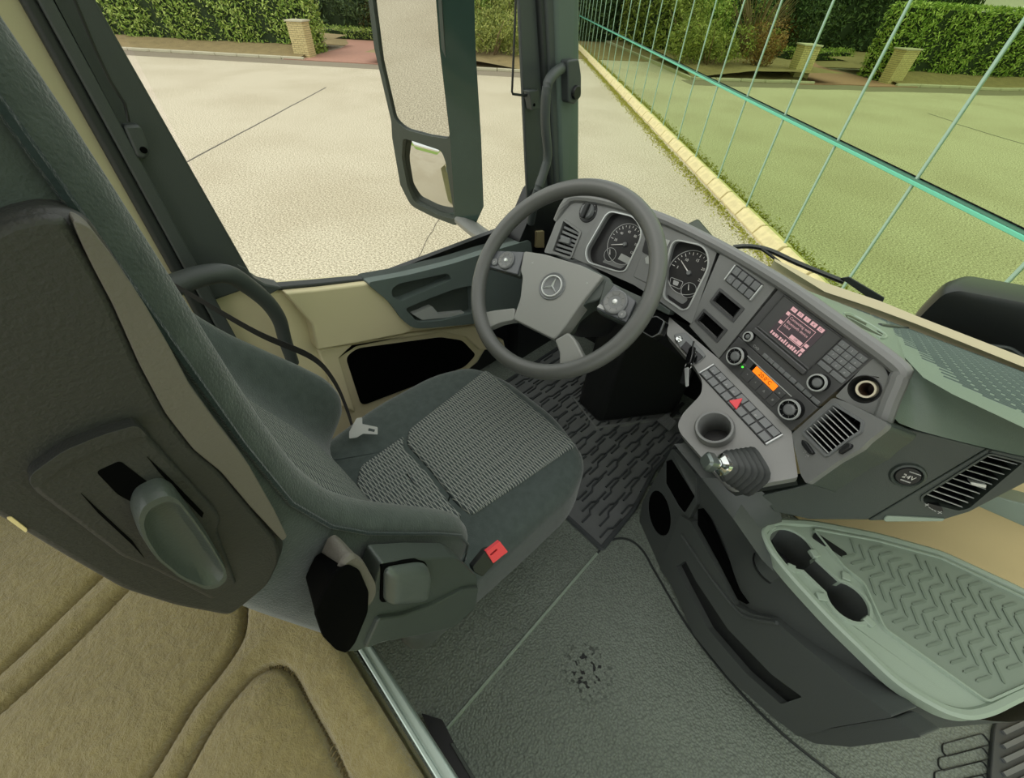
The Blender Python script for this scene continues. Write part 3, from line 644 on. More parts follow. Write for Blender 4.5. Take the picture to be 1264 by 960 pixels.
# unseen rear wall and part roof over the bunk, added to darken the rear
shell('wall_rear_light_block', prism_bm(Plane((0, -.80, 0), (1, 0, 0), (0, 1, 0)), rect(-1.05, 1.15, -.1, 2.05), -.05, 0), 'beige2', smooth=False)
shell('ceiling_light_block', prism_bm(Plane((0, 0, 1.75), (1, 0, 0), (0, 0, 1)), rect(-1.05, 1.15, -.85, -.02), 0, .05), 'beige2', smooth=False)
# ================================================================== DASHBOARD
c4 = lambda x, y: (560+x*.28112, 210+y*.28125)      # reading scales of the enlarged views
c5 = lambda x, y: (800+x*.17715, 280+y*.17715)
c6 = lambda x, y: (860+x*.22907, 340+y*.22907)
c7 = lambda x, y: (820+x*.17717, 440+y*.17717)
c8 = lambda x, y: (660+x*.18987, 220+y*.18987)
cq = lambda x, y: (840+x*.33544, 320+y*.33544)
cm = lambda x, y: (940+x*.25633, 480+y*.25641)
cc = lambda x, y: (840+x*.33544, 640+y*.33544)
R = Plane(CAM+ray(959.7, 352.6)*.95, (.905, -.425, -.04), (-.392, -.865, .313))      # radio face
S = Plane(R.w(*R.px(887.5, 443.1)), R.u, (-.188, -.481, .857))                        # lower shelf
C = Plane((R.w(-.161, -.002)+R.w(-.107, -.173))/2, (1, -.055, 0), (-.05, -.905, .422))  # instrument face
PP = Plane((.135, .755, .735), (.95, .31, 0), (.3, -.92, .25))                        # passenger side face
_a = R.w(.2151, -.0838); _c = R.w(.2110, -.180); _d = S.w(.2764, -.0481)
_n = (_a-_c).cross(_d-_c)
if _n.dot(CAM-_c) < 0: _n = -_n
VP_ = Plane(_c, (_d-_c), _n)                                                           # centre vent face
M['slat'] = mat('vent_slat_lit_grey', rgb(180, 184, 180), .35)  # pale grey stands for light caught on the slat edges
dash = empty('dashboard', (0, .95, .6), 'grey driver-oriented truck dashboard with green grey top pad across the cab', 'dashboard')

# top pad
def dpx(px, py):
    return DK.w(*DK.px(px, py))
DK = Plane(R.w(.2379, .0129), (1, 0, 0), Vector((1, 0, 0)).cross(Vector((0, .62, -.225)).normalized()))
front = [C.w(-.462, .01, -.03), C.w(-.45, .05, -.01), C.w(-.43, .078), C.w(-.335, .100), C.w(-.175, .110), C.w(-.0188, .099), R.w(.0014, .018), R.w(.12, .019), R.w(.232, .018), R.w(.252, .008)]
crease = [dpx(1112, 436), dpx(1140, 466), dpx(1175, 486), dpx(1264, 528), dpx(1420, 600), dpx(1700, 720)]
fr = smooth_path(front, 3)+crease
rows = [[], [], [], []]
for p in fr:
    q = Vector((min(max(p.x*1.15-.02, -.94), 1.15), 1.415-.12*abs(p.x)**1.6, .605)); q.y = max(q.y, p.y+.08); q.z = DK.o.z+(DK.v.z/DK.v.y)*(q.y-DK.o.y)
    rows[0].append(p); rows[1].append(lerp(p, q, .12)); rows[2].append(lerp(p, q, .5)); rows[3].append(q)
obj('top_pad', loft(rows, closed=False, cap=False), 'pad', dash)
ledge = [R.w(.2832, -.0602, -.004), PP.w(*PP.px(*cm(700, 190))), PP.w(*PP.px(*cm(1085, 285))), PP.w(*PP.px(*cm(1264, 325))), PP.w(*PP.px(*cm(1500, 375))), PP.w(*PP.px(*cm(2000, 470)))]
cr2 = [R.w(.252, .008), dpx(1112, 436), dpx(1175, 486), dpx(1264, 528), dpx(1420, 600), dpx(1700, 720)]
mid = [lerp(a, b, .5)+Vector((0, -.006, .014)) for a, b in zip(cr2, ledge)]
obj('passenger_pad', loft([cr2, mid, ledge], closed=False, cap=False), 'pad', dash, sub=1)
bead = smooth_path([C.w(-.462, -.0, -.01), C.w(-.45, .045), C.w(-.427, .07), C.w(-.335, .089), C.w(-.175, .098), C.w(-.0188, .088), R.w(.0014, .008), R.w(.12, .009), R.w(.236, .007), R.w(.252, -.004), R.w(.268, -.035), R.w(.285, -.066)], 5)
obj('hood_rim', tube_bm(bead, .0125, 10), 'dash', dash)
# ribs moulded into the pad
DKP = lambda px, py: DK.px(px, py)
def inpoly(p, poly):
    ins = False; j = len(poly)-1
    for i in range(len(poly)):
        (xi, yi), (xj, yj) = poly[i], poly[j]
        if (yi > p[1]) != (yj > p[1]) and p[0] < (xj-xi)*(p[1]-yi)/(yj-yi)+xi: ins = not ins
        j = i
    return ins
reg = [DKP(*p) for p in ((1012, 356), (1090, 385), (1264, 455), (1500, 545), (1600, 640), (1264, 512), (1180, 472), (1122, 424), (1060, 385))]
u_0, u_1 = min(p[0] for p in reg), max(p[0] for p in reg); v_0, v_1 = min(p[1] for p in reg), max(p[1] for p in reg)
bm = bmesh.new(); v = v_0; k = 0
while v < v_1:
    u = u_0+(k % 2)*.021
    while u < u_1:
        if inpoly((u+.016, v), reg): prism_bm(DK, [(u, v), (u+.033, v), (u+.035, v+.001), (u+.033, v+.002), (u, v+.002), (u-.002, v+.001)], -.002, .0018, bm)
        u += .042
    v += .0165; k += 1
o = obj('pad_ribs', bm, mat('pad_rib', rgb(100, 116, 110), .5), dash, smooth=False); o['kind'] = 'stuff'
# defroster outlet and groove on the pad
from mathutils.bvhtree import BVHTree
bvh = BVHTree.FromBMesh(loft(rows, closed=False, cap=False))
def on_pad(px, py, c=0.0):
    h, nn, _, _ = bvh.ray_cast(CAM, ray(px, py)); 
    if h is None: return dpx(px, py)
    return h + (nn if nn.z > 0 else -nn)*c
ol = smooth_path([on_pad(*q, .003) for q in ((1041, 387), (1049, 387), (1070, 398), (1092, 412), (1092, 417), (1082, 415), (1060, 405), (1044, 394), (1041, 387))], 4)
do_ = obj('defroster_outlet', tube_bm(ol, .0022, 8), 'tray', dash)
obj('outlet_grille', loft([[on_pad(*q, c) for q in ((1043, 388), (1050, 389), (1070, 399), (1090, 412), (1088, 415), (1062, 404), (1046, 394))] for c in (-.002, .0022)]), 'black', do_)
obj('outlet_bar', tube_bm([on_pad(1046, 391, .004), on_pad(1067, 402, .004), on_pad(1089, 414, .004)], .0015, 6), 'tray', do_)
obj('pad_groove', tube_bm([on_pad(1086, 401, .001), on_pad(1120, 405, .001), on_pad(1156, 413, .001)], .0045, 8), 'dark', dash)

# ---- instrument cluster
clu = empty('instrument_cluster', C.w(-.2, 0), 'instrument cluster with two silver framed round gauges behind the steering wheel', 'instrument panel')
fR = rnd(C.pts([c8(900, 395), c8(1110, 440), c8(1140, 560), c8(1000, 845), c8(960, 858), c8(838, 775), c8(855, 560)], 0), [.02, .03, .02, .012, .012, .01, .02])
fL = rnd(C.pts([c8(480, 210), c8(650, 250), c8(695, 330), c8(690, 395), c8(590, 605), c8(540, 606), c8(345, 545), c8(330, 470)], 0), [.02, .02, .02, .02, .015, .015, .015, .02])
mid_h = rnd(C.pts([c8(716, 330), c8(850, 395), c8(865, 440), c8(830, 560), c8(740, 690), c8(640, 640), c8(700, 480)]), .006)
outer = C.pts([c8(460, 160), c8(820, 260), c8(1195, 450), c8(1020, 948), c8(800, 790), c8(640, 690), c8(255, 520)])
obj('bezel', holed_bm(C, rnd(outer, .004), [fR, fL], -.03, 0), 'dash', clu, bevel=.002)
FD_ = -.022
for nm, fr_ in (('gauge', fL), ('gauge', fR)):
    g = obj('gauge_frame', ring_bm(C, fr_, [(-.002, -.004), (-.0015, .003), (.0015, .003), (.002, -.002)]), 'silver', clu)
def gauge(frame, pxc, rx, needle, nums, span, r_num, sub=None, label=None):
    f = prism('gauge_face', C, frame, FD_-.006, FD_, 'dial', clu)
    u, v = C.px(*pxc, FD_); D = C.off(FD_); Q = D
    obj('dial_plate', lathe_bm(D, u, v, [(0, .0012), (rx*1.22, .0012), (rx*1.24, 0)], 40), 'dial', f)
    obj('dial_ring', ring_bm(D, circ(u, v, rx*1.23, 44), [(0, .0), (0, .003), (.0012, .003), (.0012, 0)]), 'print', f)
    bm = bmesh.new(); a0, a1, n = span
    for i in range(n+1):
        a = math.radians(lerp(a0, a1, i/n)); c, s = math.cos(a), math.sin(a); L = .007 if i % 2 == 0 else .004; w = .0006
        prism_bm(D, [(u+c*rx*1.15-s*w, v+s*rx*1.15+c*w), (u+c*(rx*1.15-L)-s*w, v+s*(rx*1.15-L)+c*w), (u+c*(rx*1.15-L)+s*w, v+s*(rx*1.15-L)-c*w), (u+c*rx*1.15+s*w, v+s*rx*1.15-c*w)], .001, .0018, bm)
    obj('scale_marks', bm, 'white', f, smooth=False)
    m_ = len(nums)
    for i, s_ in enumerate(nums):
        a = math.radians(lerp(a0, a1, i/(m_-1))); text('numeral', D, u+math.cos(a)*r_num, v+math.sin(a)*r_num, .0085, s_, 'white', f, .0016)
    tip = C.px(*needle, FD_+.004); dv = (Vector(tip)-Vector((u, v))); pr = Vector((-dv.y, dv.x)).normalized()*.0012
    cc_ = Vector((u, v)); prism('needle', D, [tuple(cc_+pr), tuple(cc_+dv+pr*.4), tuple(cc_+dv-pr*.4), tuple(cc_-pr)], .003, .005, 'white', f)
    obj('needle_hub', lathe_bm(D, u, v, [(0, .007), (.0045, .007), (.0055, .003), (.0055, 0)], 20), 'key', f)
    for (su, sv), sr in sub or []:
        a, b = C.px(su, sv, FD_)
        obj('small_dial', lathe_bm(D, a, b, [(0, .0022), (sr, .0022), (sr*1.04, 0)], 28), 'black', f)
        obj('small_ring', ring_bm(D, circ(a, b, sr*.98, 28), [(0, .002), (0, .0032), (.001, .0032), (.001, .002)]), 'print', f)
        prism('small_needle', D, [(a-.001, b), (a+.001, b), (a-.006, b+.012), (a-.007, b+.012)], .003, .004, 'white', f)
    return f
g1_ = gauge(fL, c8(590, 430), .040, c8(498, 432), ['20', '40', '60', '80', '100', '120'], (178, -22, 16), .031, [(c8(493, 497), .017)])
g2_ = gauge(fR, c8(1005, 615), .040, c8(952, 535), ['5', '10', '15', '20', '25'], (178, -10, 16), .031, [(c8(1003, 728), .017)])
DD = C.off(FD_)
prism('trip_display', DD, DD.pts([c8(566, 488), c8(632, 522), c8(612, 560), c8(543, 525)]), 0, .002, 'lcd', g1_)
prism('lower_field', DD, rnd(DD.pts([c8(440, 545), c8(560, 590), c8(600, 560), c8(545, 535), c8(470, 515)]), .004), 0, .001, 'dial2', g1_)
prism('lower_field', DD, rnd(DD.pts([c8(865, 660), c8(1000, 790), c8(960, 820), c8(850, 745)]), .006), 0, .001, 'dial2', g2_)
obj('pump_frame', ring_bm(DD, rnd(DD.pts([c8(888, 645), c8(965, 675), c8(945, 720), c8(880, 690)]), .003), [(0, .001), (0, .002), (.0012, .002), (.0012, .001)]), 'print', g2_)
prism('pump_symbol', DD, rnd(DD.pts([c8(905, 660), c8(940, 675), c8(930, 700), c8(900, 690)]), .002), .001, .002, 'print', g2_)
md = prism('centre_display', C, mid_h, -.01, .0015, 'dial2', clu, bevel=.002)
prism('display_screen', C, rnd(C.pts([c8(735, 340), c8(840, 395), c8(855, 440), c8(825, 545), c8(700, 480)]), .004), .001, .0022, 'dial', md)
prism('display_field', C, C.pts([c8(845, 395), c8(885, 405), c8(858, 455), c8(838, 440)]), .002, .003, 'lcd', md)
prism('display_field', C, C.pts([c8(720, 520), c8(760, 490), c8(770, 560), c8(725, 555)]), .002, .003, 'lcd', md)
prism('centre_shelf', C, rnd(C.pts([c8(800, 800), c8(892, 862), c8(885, 890), c8(800, 850)]), .003), -.02, .012, 'dark', clu, bevel=.004)

# ---- left end: light switch and side vent
lp = C.pts([c8(60, 482), c8(165, 215), c8(262, 140), c8(462, 160), c8(256, 522)])
vent_in = rnd(C.pts([c8(188, 268), c8(302, 350), c8(236, 520), c8(112, 478)]), .006)
obj('end_panel', holed_bm(C, rnd(lp, .006), [vent_in], -.06, 0), 'dash', dash, bevel=.003)
def vent_slats(P, parent, starts, ends, n, w, c0, c1, m='black'):
    for i in range(n):
        t = (i+.5)/n; a = lerp(Vector(starts[0]), Vector(starts[1]), t); b = lerp(Vector(ends[0]), Vector(ends[1]), t)
        d = (b-a).normalized(); o = Vector((-d.y, d.x))*w/2
        prism('slat', P, [tuple(a-o), tuple(b-o), tuple(b+o), tuple(a+o)], c0, c1, m, parent, bevel=.0008)
av = obj('air_vent', ring_bm(C, vent_in, [(-.004, -.02), (-.003, .003), (.003, .003), (.004, -.01)]), 'dash', dash)
prism('vent_back', C, vent_in, -.05, -.045, 'void', av)
vent_slats(C, av, (C.px(*c8(190, 300)), C.px(*c8(120, 470))), (C.px(*c8(296, 352)), C.px(*c8(238, 505))), 6, .007, -.03, -.004, 'key')
prism('vent_knob', C, rnd(C.pts([c8(175, 375), c8(235, 390), c8(228, 430), c8(165, 415)]), .003), -.02, .004, 'key', av, bevel=.002)
ku, kv = C.px(*c8(342, 214), .004)
ls = obj('light_switch', lathe_bm(C, ku, kv, [(.0, .002), (.026, .002), (.028, 0)], 32), 'black', dash)
obj('switch_knob', lathe_bm(C, ku, kv, [(0, .012), (.017, .012), (.019, .008), (.02, .002)], 28), 'key', ls)
prism('knob_grip', C, rnd([(ku-.006, kv-.019), (ku+.006, kv-.019), (ku+.008, kv+.019), (ku-.004, kv+.019)], .003), .01, .022, 'black', ls, bevel=.002)
for a in (20, 55, 90, 125, 160, 200, 235): text('switch_mark', C, ku+.0235*math.cos(math.radians(a)), kv+.0235*math.sin(math.radians(a)), .006, 'o', 'print', ls, .0025)

# ---- switch panel left of the radio
slots = [rnd(R.pts([c5(505, 437), c5(680, 580), c5(600, 685), c5(435, 530)]), .002), rnd(R.pts([c5(400, 580), c5(560, 740), c5(490, 830), c5(335, 670)]), .002)]
slots = [rect(-.1005, -.0222, -.1025, -.0668), rect(-.101, -.0212, -.1555, -.1205)]
sw_poly = [(-.1585, .003), (-.0012, .004), (.0045, -.178), (-.1055, -.173)]
sh = [rect(-.095, -.029, -.097, -.072), rect(-.0955, -.028, -.150, -.126)]
obj('switch_panel', holed_bm(R, sw_poly, sh, -.03, 0), 'dash', dash, bevel=.0015)
for q, i in zip(slots, sh):
    f = obj('empty_slot', holed_bm(R, rnd(q, .003), [i], -.002, .0018), 'radio', dash, bevel=.0008)
    prism('slot_shade_fill', R, i, -.05, -.008, 'void', f)  # black fill near the front paints the shade inside the slot
    for uu in (i[0][0]+.001, i[1][0]-.003):
        bm = bmesh.new()
        for k in range(6): prism_bm(R, rect(uu, uu+.002, i[0][1]+.002+k*.0036, i[0][1]+.0038+k*.0036), -.03, .001, bm)
        obj('slot_teeth', bm, 'black', f, smooth=False)
def bank(P, u0, u1, v0, v1, nu, name, gap=.0012, m='key', split=.004, ends='silver', inactive=()):
    fr_ = prism(name, P, rnd(rect(u0-.003, u1+.003, v0-.002, v1+.002), .002), -.01, .002, 'black', dash, bevel=.001)
    w = (u1-u0)/nu; h = (v1-v0-split)/2; first = None
    for r in range(2):
        for k in range(nu):
            if (r, k) in inactive: continue
            if first is None:
                first = prism('button', P, rect(u0+gap, u0+w-gap, v0, v0+h), 0, .005, m, fr_, bevel=.0008); continue
            c = first.copy(); COL.objects.link(c); c.location = Vector(first.location)+P.u*(k*w)+P.v*(r*(h+split))
    for a, b in ((u0-.004, u0-.001), (u1+.001, u1+.004)): prism('end_trim', P, rect(a, b, v0-.001, v1+.001), 0, .006, ends, fr_, bevel=.0008)
    return fr_
bk = bank(R, -.098, -.0255, -.0475, -.0145, 4, 'switch_bank')
sbk = bank(S, .009, .2, -.050, -.0175, 9, 'switch_bank', inactive=())
for (k, r, s_) in ((1, 1, 'II'), (2, 1, 'A'), (3, 1, 'III'), (0, 1, 'o'), (0, 0, '='), (3, 0, '-'), (6, 1, '#')): text('button_mark', S, .009+(k+.5)*.191/9, -.050+.0035+r*.0182, .007, s_, 'print', sbk, .0055)
for (k, r, s_) in ((0, 1, '/'), (0, 0, 'x'), (2, 1, ':')): text('button_mark', R, -.098+(k+.5)*.0725/4, -.0475+.007+r*.0185, .006, s_, 'print', bk, .0055)
tri = S.pts([c7(547, 288), c7(502, 368), c7(448, 306)], .008)
hz_ = prism('hazard_button', S, rnd(tri, .003), .002, .0085, 'red', sbk, bevel=.001)

# ---- shelf below
shelf_px = [(826, 391), (888, 443.5), (977, 532), (985, 589), (905, 604), (895, 597), (840, 535), (836, 524), (843, 510), (866, 486), (867, 470), (857, 452), (823, 413)]
sp = S.pts(shelf_px)
cupc = S.px(881.5, 526.5, .018)
obj('lower_shelf', holed_bm(S, rnd(sp, [.004, 0, 0, .004, .012, .01, .01, .012, .01, .012, .012, .01, .006]), [circ(cupc[0], cupc[1], .030, 32)], -.022, 0), mat('shelf_satin', rgb(128, 129, 126), .36, bump=.1, scale=900), dash, bevel=.003)
sk = S.pts([(985, 589), (905, 604), (895, 597), (840, 535), (836, 524), (843, 510)])
skirt = [sp[3], sp[4], sp[5], sp[6], sp[7], sp[8]]
obj('shelf_skirt', loft([[S.w(u, v, -.02) for u, v in skirt], [S.w(u*1.0, v+.004, -.05) for u, v in skirt], [S.w(u, v+.012, -.06) for u, v in skirt]], closed=False, cap=False), 'black', dash)
cup = obj('cup_holder', lathe_bm(S, *cupc, [(.026, -.06), (.0275, .012), (.030, .018), (.034, .018), (.0365, .013), (.036, -.02)], 40), 'dash', dash)
obj('cup_bottom', lathe_bm(S, *cupc, [(0, -.055), (.027, -.055), (.027, -.06)], 32), 'black', cup)
# ignition plate
ig = prism('ignition_plate', S, rnd(S.pts([c5(180, 755), c5(265, 738), c5(405, 900), c5(345, 955), c5(225, 850)]), .004), 0, .004, 'key', dash, bevel=.0015)
bu, bv = S.px(*c5(213, 780), .008); obj('start_button', lathe_bm(S, bu, bv, [(0, .009), (.006, .010), (.0085, .008), (.009, .003)], 24), 'chrome', ig)
lu, lv = S.px(*c5(310, 890), .006)
prism('lock_surround', S, rnd(S.pts([c5(265, 795), c5(385, 905), c5(330, 950), c5(225, 840)], .006), .002), .003, .0065, 'gloss', ig, bevel=.001)
obj('lock_cylinder', lathe_bm(S, lu, lv, [(0, .011), (.007, .011), (.0085, .006), (.0085, .003)], 24), 'chrome', ig)
kb = empty('ignition_key', S.w(lu, lv, .02), 'black truck key in the ignition lock with a hanging key ring', 'key')
KPl = Plane(S.w(lu, lv, .022), (.3, -.6, -.5), (-.55, -.6, .4))
obj('key_head', prism_bm(KPl, rnd([(-.009, -.005), (.012, -.008), (.03, -.007), (.032, .007), (.012, .009), (-.009, .006)], .004), -.005, .005), 'gloss', kb, bevel=.002)
obj('key_blade', prism_bm(KPl, rect(-.022, -.008, -.002, .002), -.001, .001), 'chrome', kb)
obj('key_ring', tube_bm([KPl.w(.03+.009*math.cos(a*PI/8)+.006, .009*math.sin(a*PI/8), 0) for a in range(17)], .0009, 6), 'chrome', kb)
obj('key_fob', prism_bm(KPl.off(-.004), rnd([(.04, -.012), (.075, -.014), (.078, .004), (.042, .006)], .005), -.004, .004), 'black', kb, bevel=.002)
obj('second_key', prism_bm(KPl.off(.004), rnd([(.042, -.004), (.085, .012), (.083, .018), (.040, .006)], .002), -.001, .001), 'silver', kb)

# ---- parking brake lever with rubber bellows
pb = empty('parking_brake_lever', S.w(*S.px(930, 585)), 'chrome tipped parking brake lever with black rubber bellows on the lower shelf', 'lever')
B0 = S.w(*S.px(928, 582)); B1 = S.w(*S.px(893, 574, .045), .045); rg = []; n = 13
ax_ = (B1-B0).normalized(); uu_ = (S.u-ax_*S.u.dot(ax_)).normalized(); vv_ = ax_.cross(uu_)
for i in range(n):
    t = i/(n-1); c = lerp(B0, B1, t); rr = lerp(.040, .023, t)*(1.04 if i % 2 else .76); ring = []
    for a in range(28):
        th = 2*PI*a/28; cs, sn = math.cos(th), math.sin(th); k = (abs(cs)**4+abs(sn)**4)**-.25
        ring.append(c+uu_*rr*k*cs+vv_*rr*.92*k*sn)
    rg.append(ring)
obj('bellows', loft(rg), mat('bellows_rubber', rgb(66, 69, 68), .42), pb, angle=25)
def sqring(c, r1, r2, p=4): return [c+uu_*r1*(abs(math.cos(t))**p+abs(math.sin(t))**p)**(-1/p)*math.cos(t)+vv_*r2*(abs(math.cos(t))**p+abs(math.sin(t))**p)**(-1/p)*math.sin(t) for t in [2*PI*a/24 for a in range(24)]]
obj('collar', loft([sqring(B1-ax_*.004, .019, .018), sqring(B1+ax_*.006, .018, .017), sqring(B1+ax_*.012, .010, .010)]), 'chrome', pb)
obj('neck', loft([sqring(B1+ax_*.008, .008, .008), sqring(B1+ax_*.022, .007, .007)]), 'chrome', pb)
obj('knob', loft([sqring(B1+ax_*.019, .010, .010), sqring(B1+ax_*.024, .015, .014), sqring(B1+ax_*.036, .015, .014), sqring(B1+ax_*.040, .011, .010)]), mat('knob_steel', rgb(120, 130, 126), .3, metal=.7), pb)

# ---- radio
rd = empty('car_radio', R.w(.1, -.05), 'black double-height truck radio with colour screen, number keys and two knobs', 'radio')
scr_hole = rnd(rect(.0245, .1525, -.0755, -.0045), .002)
prism('faceplate', R, rnd(rect(.0065, .2082, -.1145, .0025), .0015), -.03, .002, 'radio', rd, bevel=.001)
sf = obj('screen_surround', ring_bm(R, rect(.024, .153, -.077, -.0045), [(-.003, .002), (-.001, .0055), (.0, .0055), (.001, .002)]), 'radio', rd)
prism('screen_cover', R, rect(.0255, .1515, -.0755, -.006), .002, .0032, 'radio', rd)
scn = prism('screen', R, rect(.0500, .1272, -.0718, -.0100), .003, .0040, 'scr', rd)
E4 = .0043
for k in range(5): prism('screen_icon', R, rect(.053+k*.0150, .0645+k*.0150, -.0185, -.0115), .004, E4, 'scrpink', scn); 
for k in range(5): text('icon_mark', R, .0587+k*.0150, -.015, .006, '<OIXO'[k], 'scr', scn, E4+.0003)
for k in range(4): prism('screen_list', R, rect(.0515, .0585, -.0285-k*.0095, -.0225-k*.0095), .004, E4, 'scr' if k % 2 else 'scrpink', scn)
for k in range(2): prism('screen_list', R, rect(.1175, .1245, -.0525-k*.0095, -.0465-k*.0095), .004, E4, 'scrpink', scn)
obj('dialog_frame', ring_bm(R, rect(.0605, .1155, -.0575, -.0235), [(0, .004), (0, .0046), (.001, .0046), (.001, .004)]), 'scrpink', scn, smooth=False)
for k, s_ in enumerate(('Connecting with', 'Bluetooth device', 'failed')): text('message_line', R, .0635, -.0290-k*.0078, .0070, s_, 'scrpink', scn, .0044, 'LEFT')
prism('dialog_button', R, rect(.087, .113, -.0565, -.0495), .004, .0046, 'scrpink', scn); text('button_word', R, .100, -.053, .0055, 'OK', 'scr', scn, .0050)
bm = bmesh.new()
for k in range(14): prism_bm(R, rect(.053+k*.0053, .053+k*.0053+random.uniform(.002, .0045), -.0705, -.0625-random.uniform(0, .003)), .004, E4, bm)
obj('status_line', bm, 'scrpink', scn, smooth=False)
prism('disc_flap', R, rnd(rect(.0245, .1535, -.0895, -.0795), .002), .002, .008, 'radio', rd, bevel=.002)
prism('disc_slot', R, rect(.028, .150, -.0915, -.0895), .002, .003, 'void', rd)
keyp = R; first = None
for r in range(4):
    for k in range(3):
        u = .1553+k*.0168; v = -.0175-r*.0106
        if first is None: first = prism('number_key', R, rect(u, u+.0155, v, v+.0095), .002, .0048, 'key', rd, bevel=.0008)
        else: c = first.copy(); COL.objects.link(c); c.location = Vector(first.location)+R.u*(k*.0168)-R.v*(r*.0106)
for i, s_ in enumerate('123456789*0#'): text('key_number', R, .163+(i % 3)*.0168, -.0128-(i//3)*.0106, .005, s_, 'print', rd, .0052)
for a, b in ((.1553, .1795), (.1813, .2065)): prism('long_key', R, rect(a, b, -.0610, -.0525), .002, .0046, 'key', rd, bevel=.0008)
for k in range(6): prism('preset_key', R, rect(.0725+k*.0136, .0853+k*.0136, -.1125, -.1050), .002, .0046, 'key', rd, bevel=.0008)
for k in range(3): prism('preset_key', R, rect(.1560+k*.0172, .1720+k*.0172, -.1125, -.1050), .002, .0046, 'key', rd, bevel=.0008)
text('radio_mark', R, .052, -.1087, .007, 'C=O', 'print', rd, .0025)
def knob(P, pxc, r, h, parent, name='knob', ring=True):
    u, v = P.px(*pxc, h)
    k = obj(name, lathe_bm(P, u, v, [(r*.55, h-.003), (r*.62, h), (r*.86, h), (r*.92, h-.002), (r, .002), (r*1.02, 0)], 36), 'gloss', parent)
    obj('chrome_ring', ring_bm(P, circ(u, v, r*.9, 40), [(-.0016, h-.001), (-.001, h+.0012), (.001, h+.001), (.0018, h-.003)]), 'silver', k)
    obj('knob_cap', lathe_bm(P, u, v, [(0, h+.001), (r*.4, h+.0006), (r*.56, h-.002)], 28), 'key', k)
    if ring:
        for j in range(8): text('knob_mark', P, u+r*.72*math.cos(j*PI/4), v+r*.72*math.sin(j*PI/4), .004, '|', 'print', k, h+.0004, rot=j*PI/4-PI/2)
    return k
knob(R, c6(273, 328), .0095, .014, rd, 'volume_knob', False)
kt = knob(R, c6(645, 577), .0155, .016, rd, 'tuning_knob', False)
# ---- climate control
cl = empty('climate_control', R.w(.1, -.15), 'black climate control unit with orange display between two chrome ringed knobs', 'climate control')
prism('faceplate', R, rnd(rect(.0075, .2095, -.1775, -.1160), .0015), -.03, .0015, 'radio', cl, bevel=.001)
prism('trim_line', R, rect(.045, .166, -.1325, -.1310), .0015, .003, 'silver', cl)
od = prism('display', R, rect(.079, .1355, -.1470, -.1342), .0015, .003, 'orange', cl)
text('temperature', R, .1085, -.1406, .0110, '20.0°C', 'void', od, .0036)
prism('display_edge', R, rect(.0715, .0785, -.147, -.1342), .0015, .0028, 'gloss', cl)
for a, b in ((.066, .0885), (.09, .1105), (.112, .136)): prism('climate_button', R, rect(a, b, -.1700, -.1490), .0015, .0035, 'radio', cl, bevel=.0008)
for k, s_ in ((.077, '*'), (.1, '^'), (.124, 'A')): text('button_mark', R, k, -.159, .007, s_, 'print', cl, .004)
for a, b in ((-.1470, -.1345), (-.1700, -.1490)): prism('climate_button', R, rect(.138, .156, a, b), .0015, .0035, 'radio', cl, bevel=.0008)
for b, s_ in ((-.141, 'o'), (-.159, '#')): text('button_mark', R, .147, b, .007, s_, 'print', cl, .004)
obj('indicator_light', lathe_bm(R, .058, -.1545, [(0, .0035), (.0018, .003), (.002, .0015)], 12), 'green_led', cl)
text('indicator_word', R, .058, -.149, .005, 'AC', 'print', cl, .002)
knob(R, c6(203, 434), .0185, .017, cl, 'temperature_knob'); knob(R, c6(495, 722), .0195, .017, cl, 'fan_knob')

# ---- corner panel with power socket
cpoly = R.pts([c6(950, 437), c6(1020, 500), c6(1037, 560), c6(1030, 630), c6(975, 765), c6(748, 652)])
su, sv = R.px(*c6(905, 612)); hole = circ(su, sv, .0225, 28)
obj('corner_panel', holed_bm(R, rnd(cpoly, [.004, .02, .02, .02, .003, .003]), [hole], -.03, .001), 'dash', dash, bevel=.0015)
ps = obj('power_socket', lathe_bm(R, su, sv, [(.0228, .0012), (.0215, .002), (.0190, -.006), (.0180, -.012), (.012, -.012)], 32), 'black', dash)
obj('socket_ring', ring_bm(R, circ(su, sv, .0125, 32), [(-.002, -.012), (-.0015, -.004), (.0015, -.004), (.002, -.012)]), 'leather_cap', ps)
obj('socket_bore', lathe_bm(R, su, sv, [(0, -.04), (.0105, -.04), (.0105, -.006)], 28), mat('socket_brown', rgb(70, 50, 36), .5), ps)

# ---- centre vent
vo = VP_.pts([cm(345, 40), cm(420, 68), cm(556, 138), cm(606, 165), cm(590, 190), cm(512, 250), cm(480, 285), cm(365, 350), cm(215, 458), cm(188, 412), cm(142, 218)])
vi = rnd(VP_.pts([cm(350, 72), cm(492, 160), cm(485, 205), cm(436, 235), cm(318, 325), cm(200, 208)]), .004)
obj('vent_surround', holed_bm(VP_, rnd(vo, .006), [vi], -.010, .0), 'dash', dash, bevel=.003)
obj('vent_housing', holed_bm(VP_, rnd(vo, .006), [vi], -.06, -.010), 'dark', dash)
cv = obj('air_vent', ring_bm(VP_, vi, [(-.003, -.02), (-.002, .003), (.002, .003), (.003, -.01)]), 'key', dash)
prism('vent_back', VP_, vi, -.045, -.04, 'void', cv)
A_, B_ = VP_.px(*cm(205, 205)), VP_.px(*cm(352, 78)); C_, D_ = VP_.px(*cm(318, 322)), VP_.px(*cm(486, 205))
vent_slats(VP_, cv, (A_, B_), (C_, D_), 8, .0013, -.003, .0005, 'slat')  # lit slat fronts, painted pale
vent_slats(VP_, cv, (A_, B_), (C_, D_), 8, .0009, -.02, -.003, 'black')  # same slats behind, black for their shaded sides
vent_slats(VP_, cv, (A_, C_), (B_, D_), 6, .002, -.035, -.022, 'black')
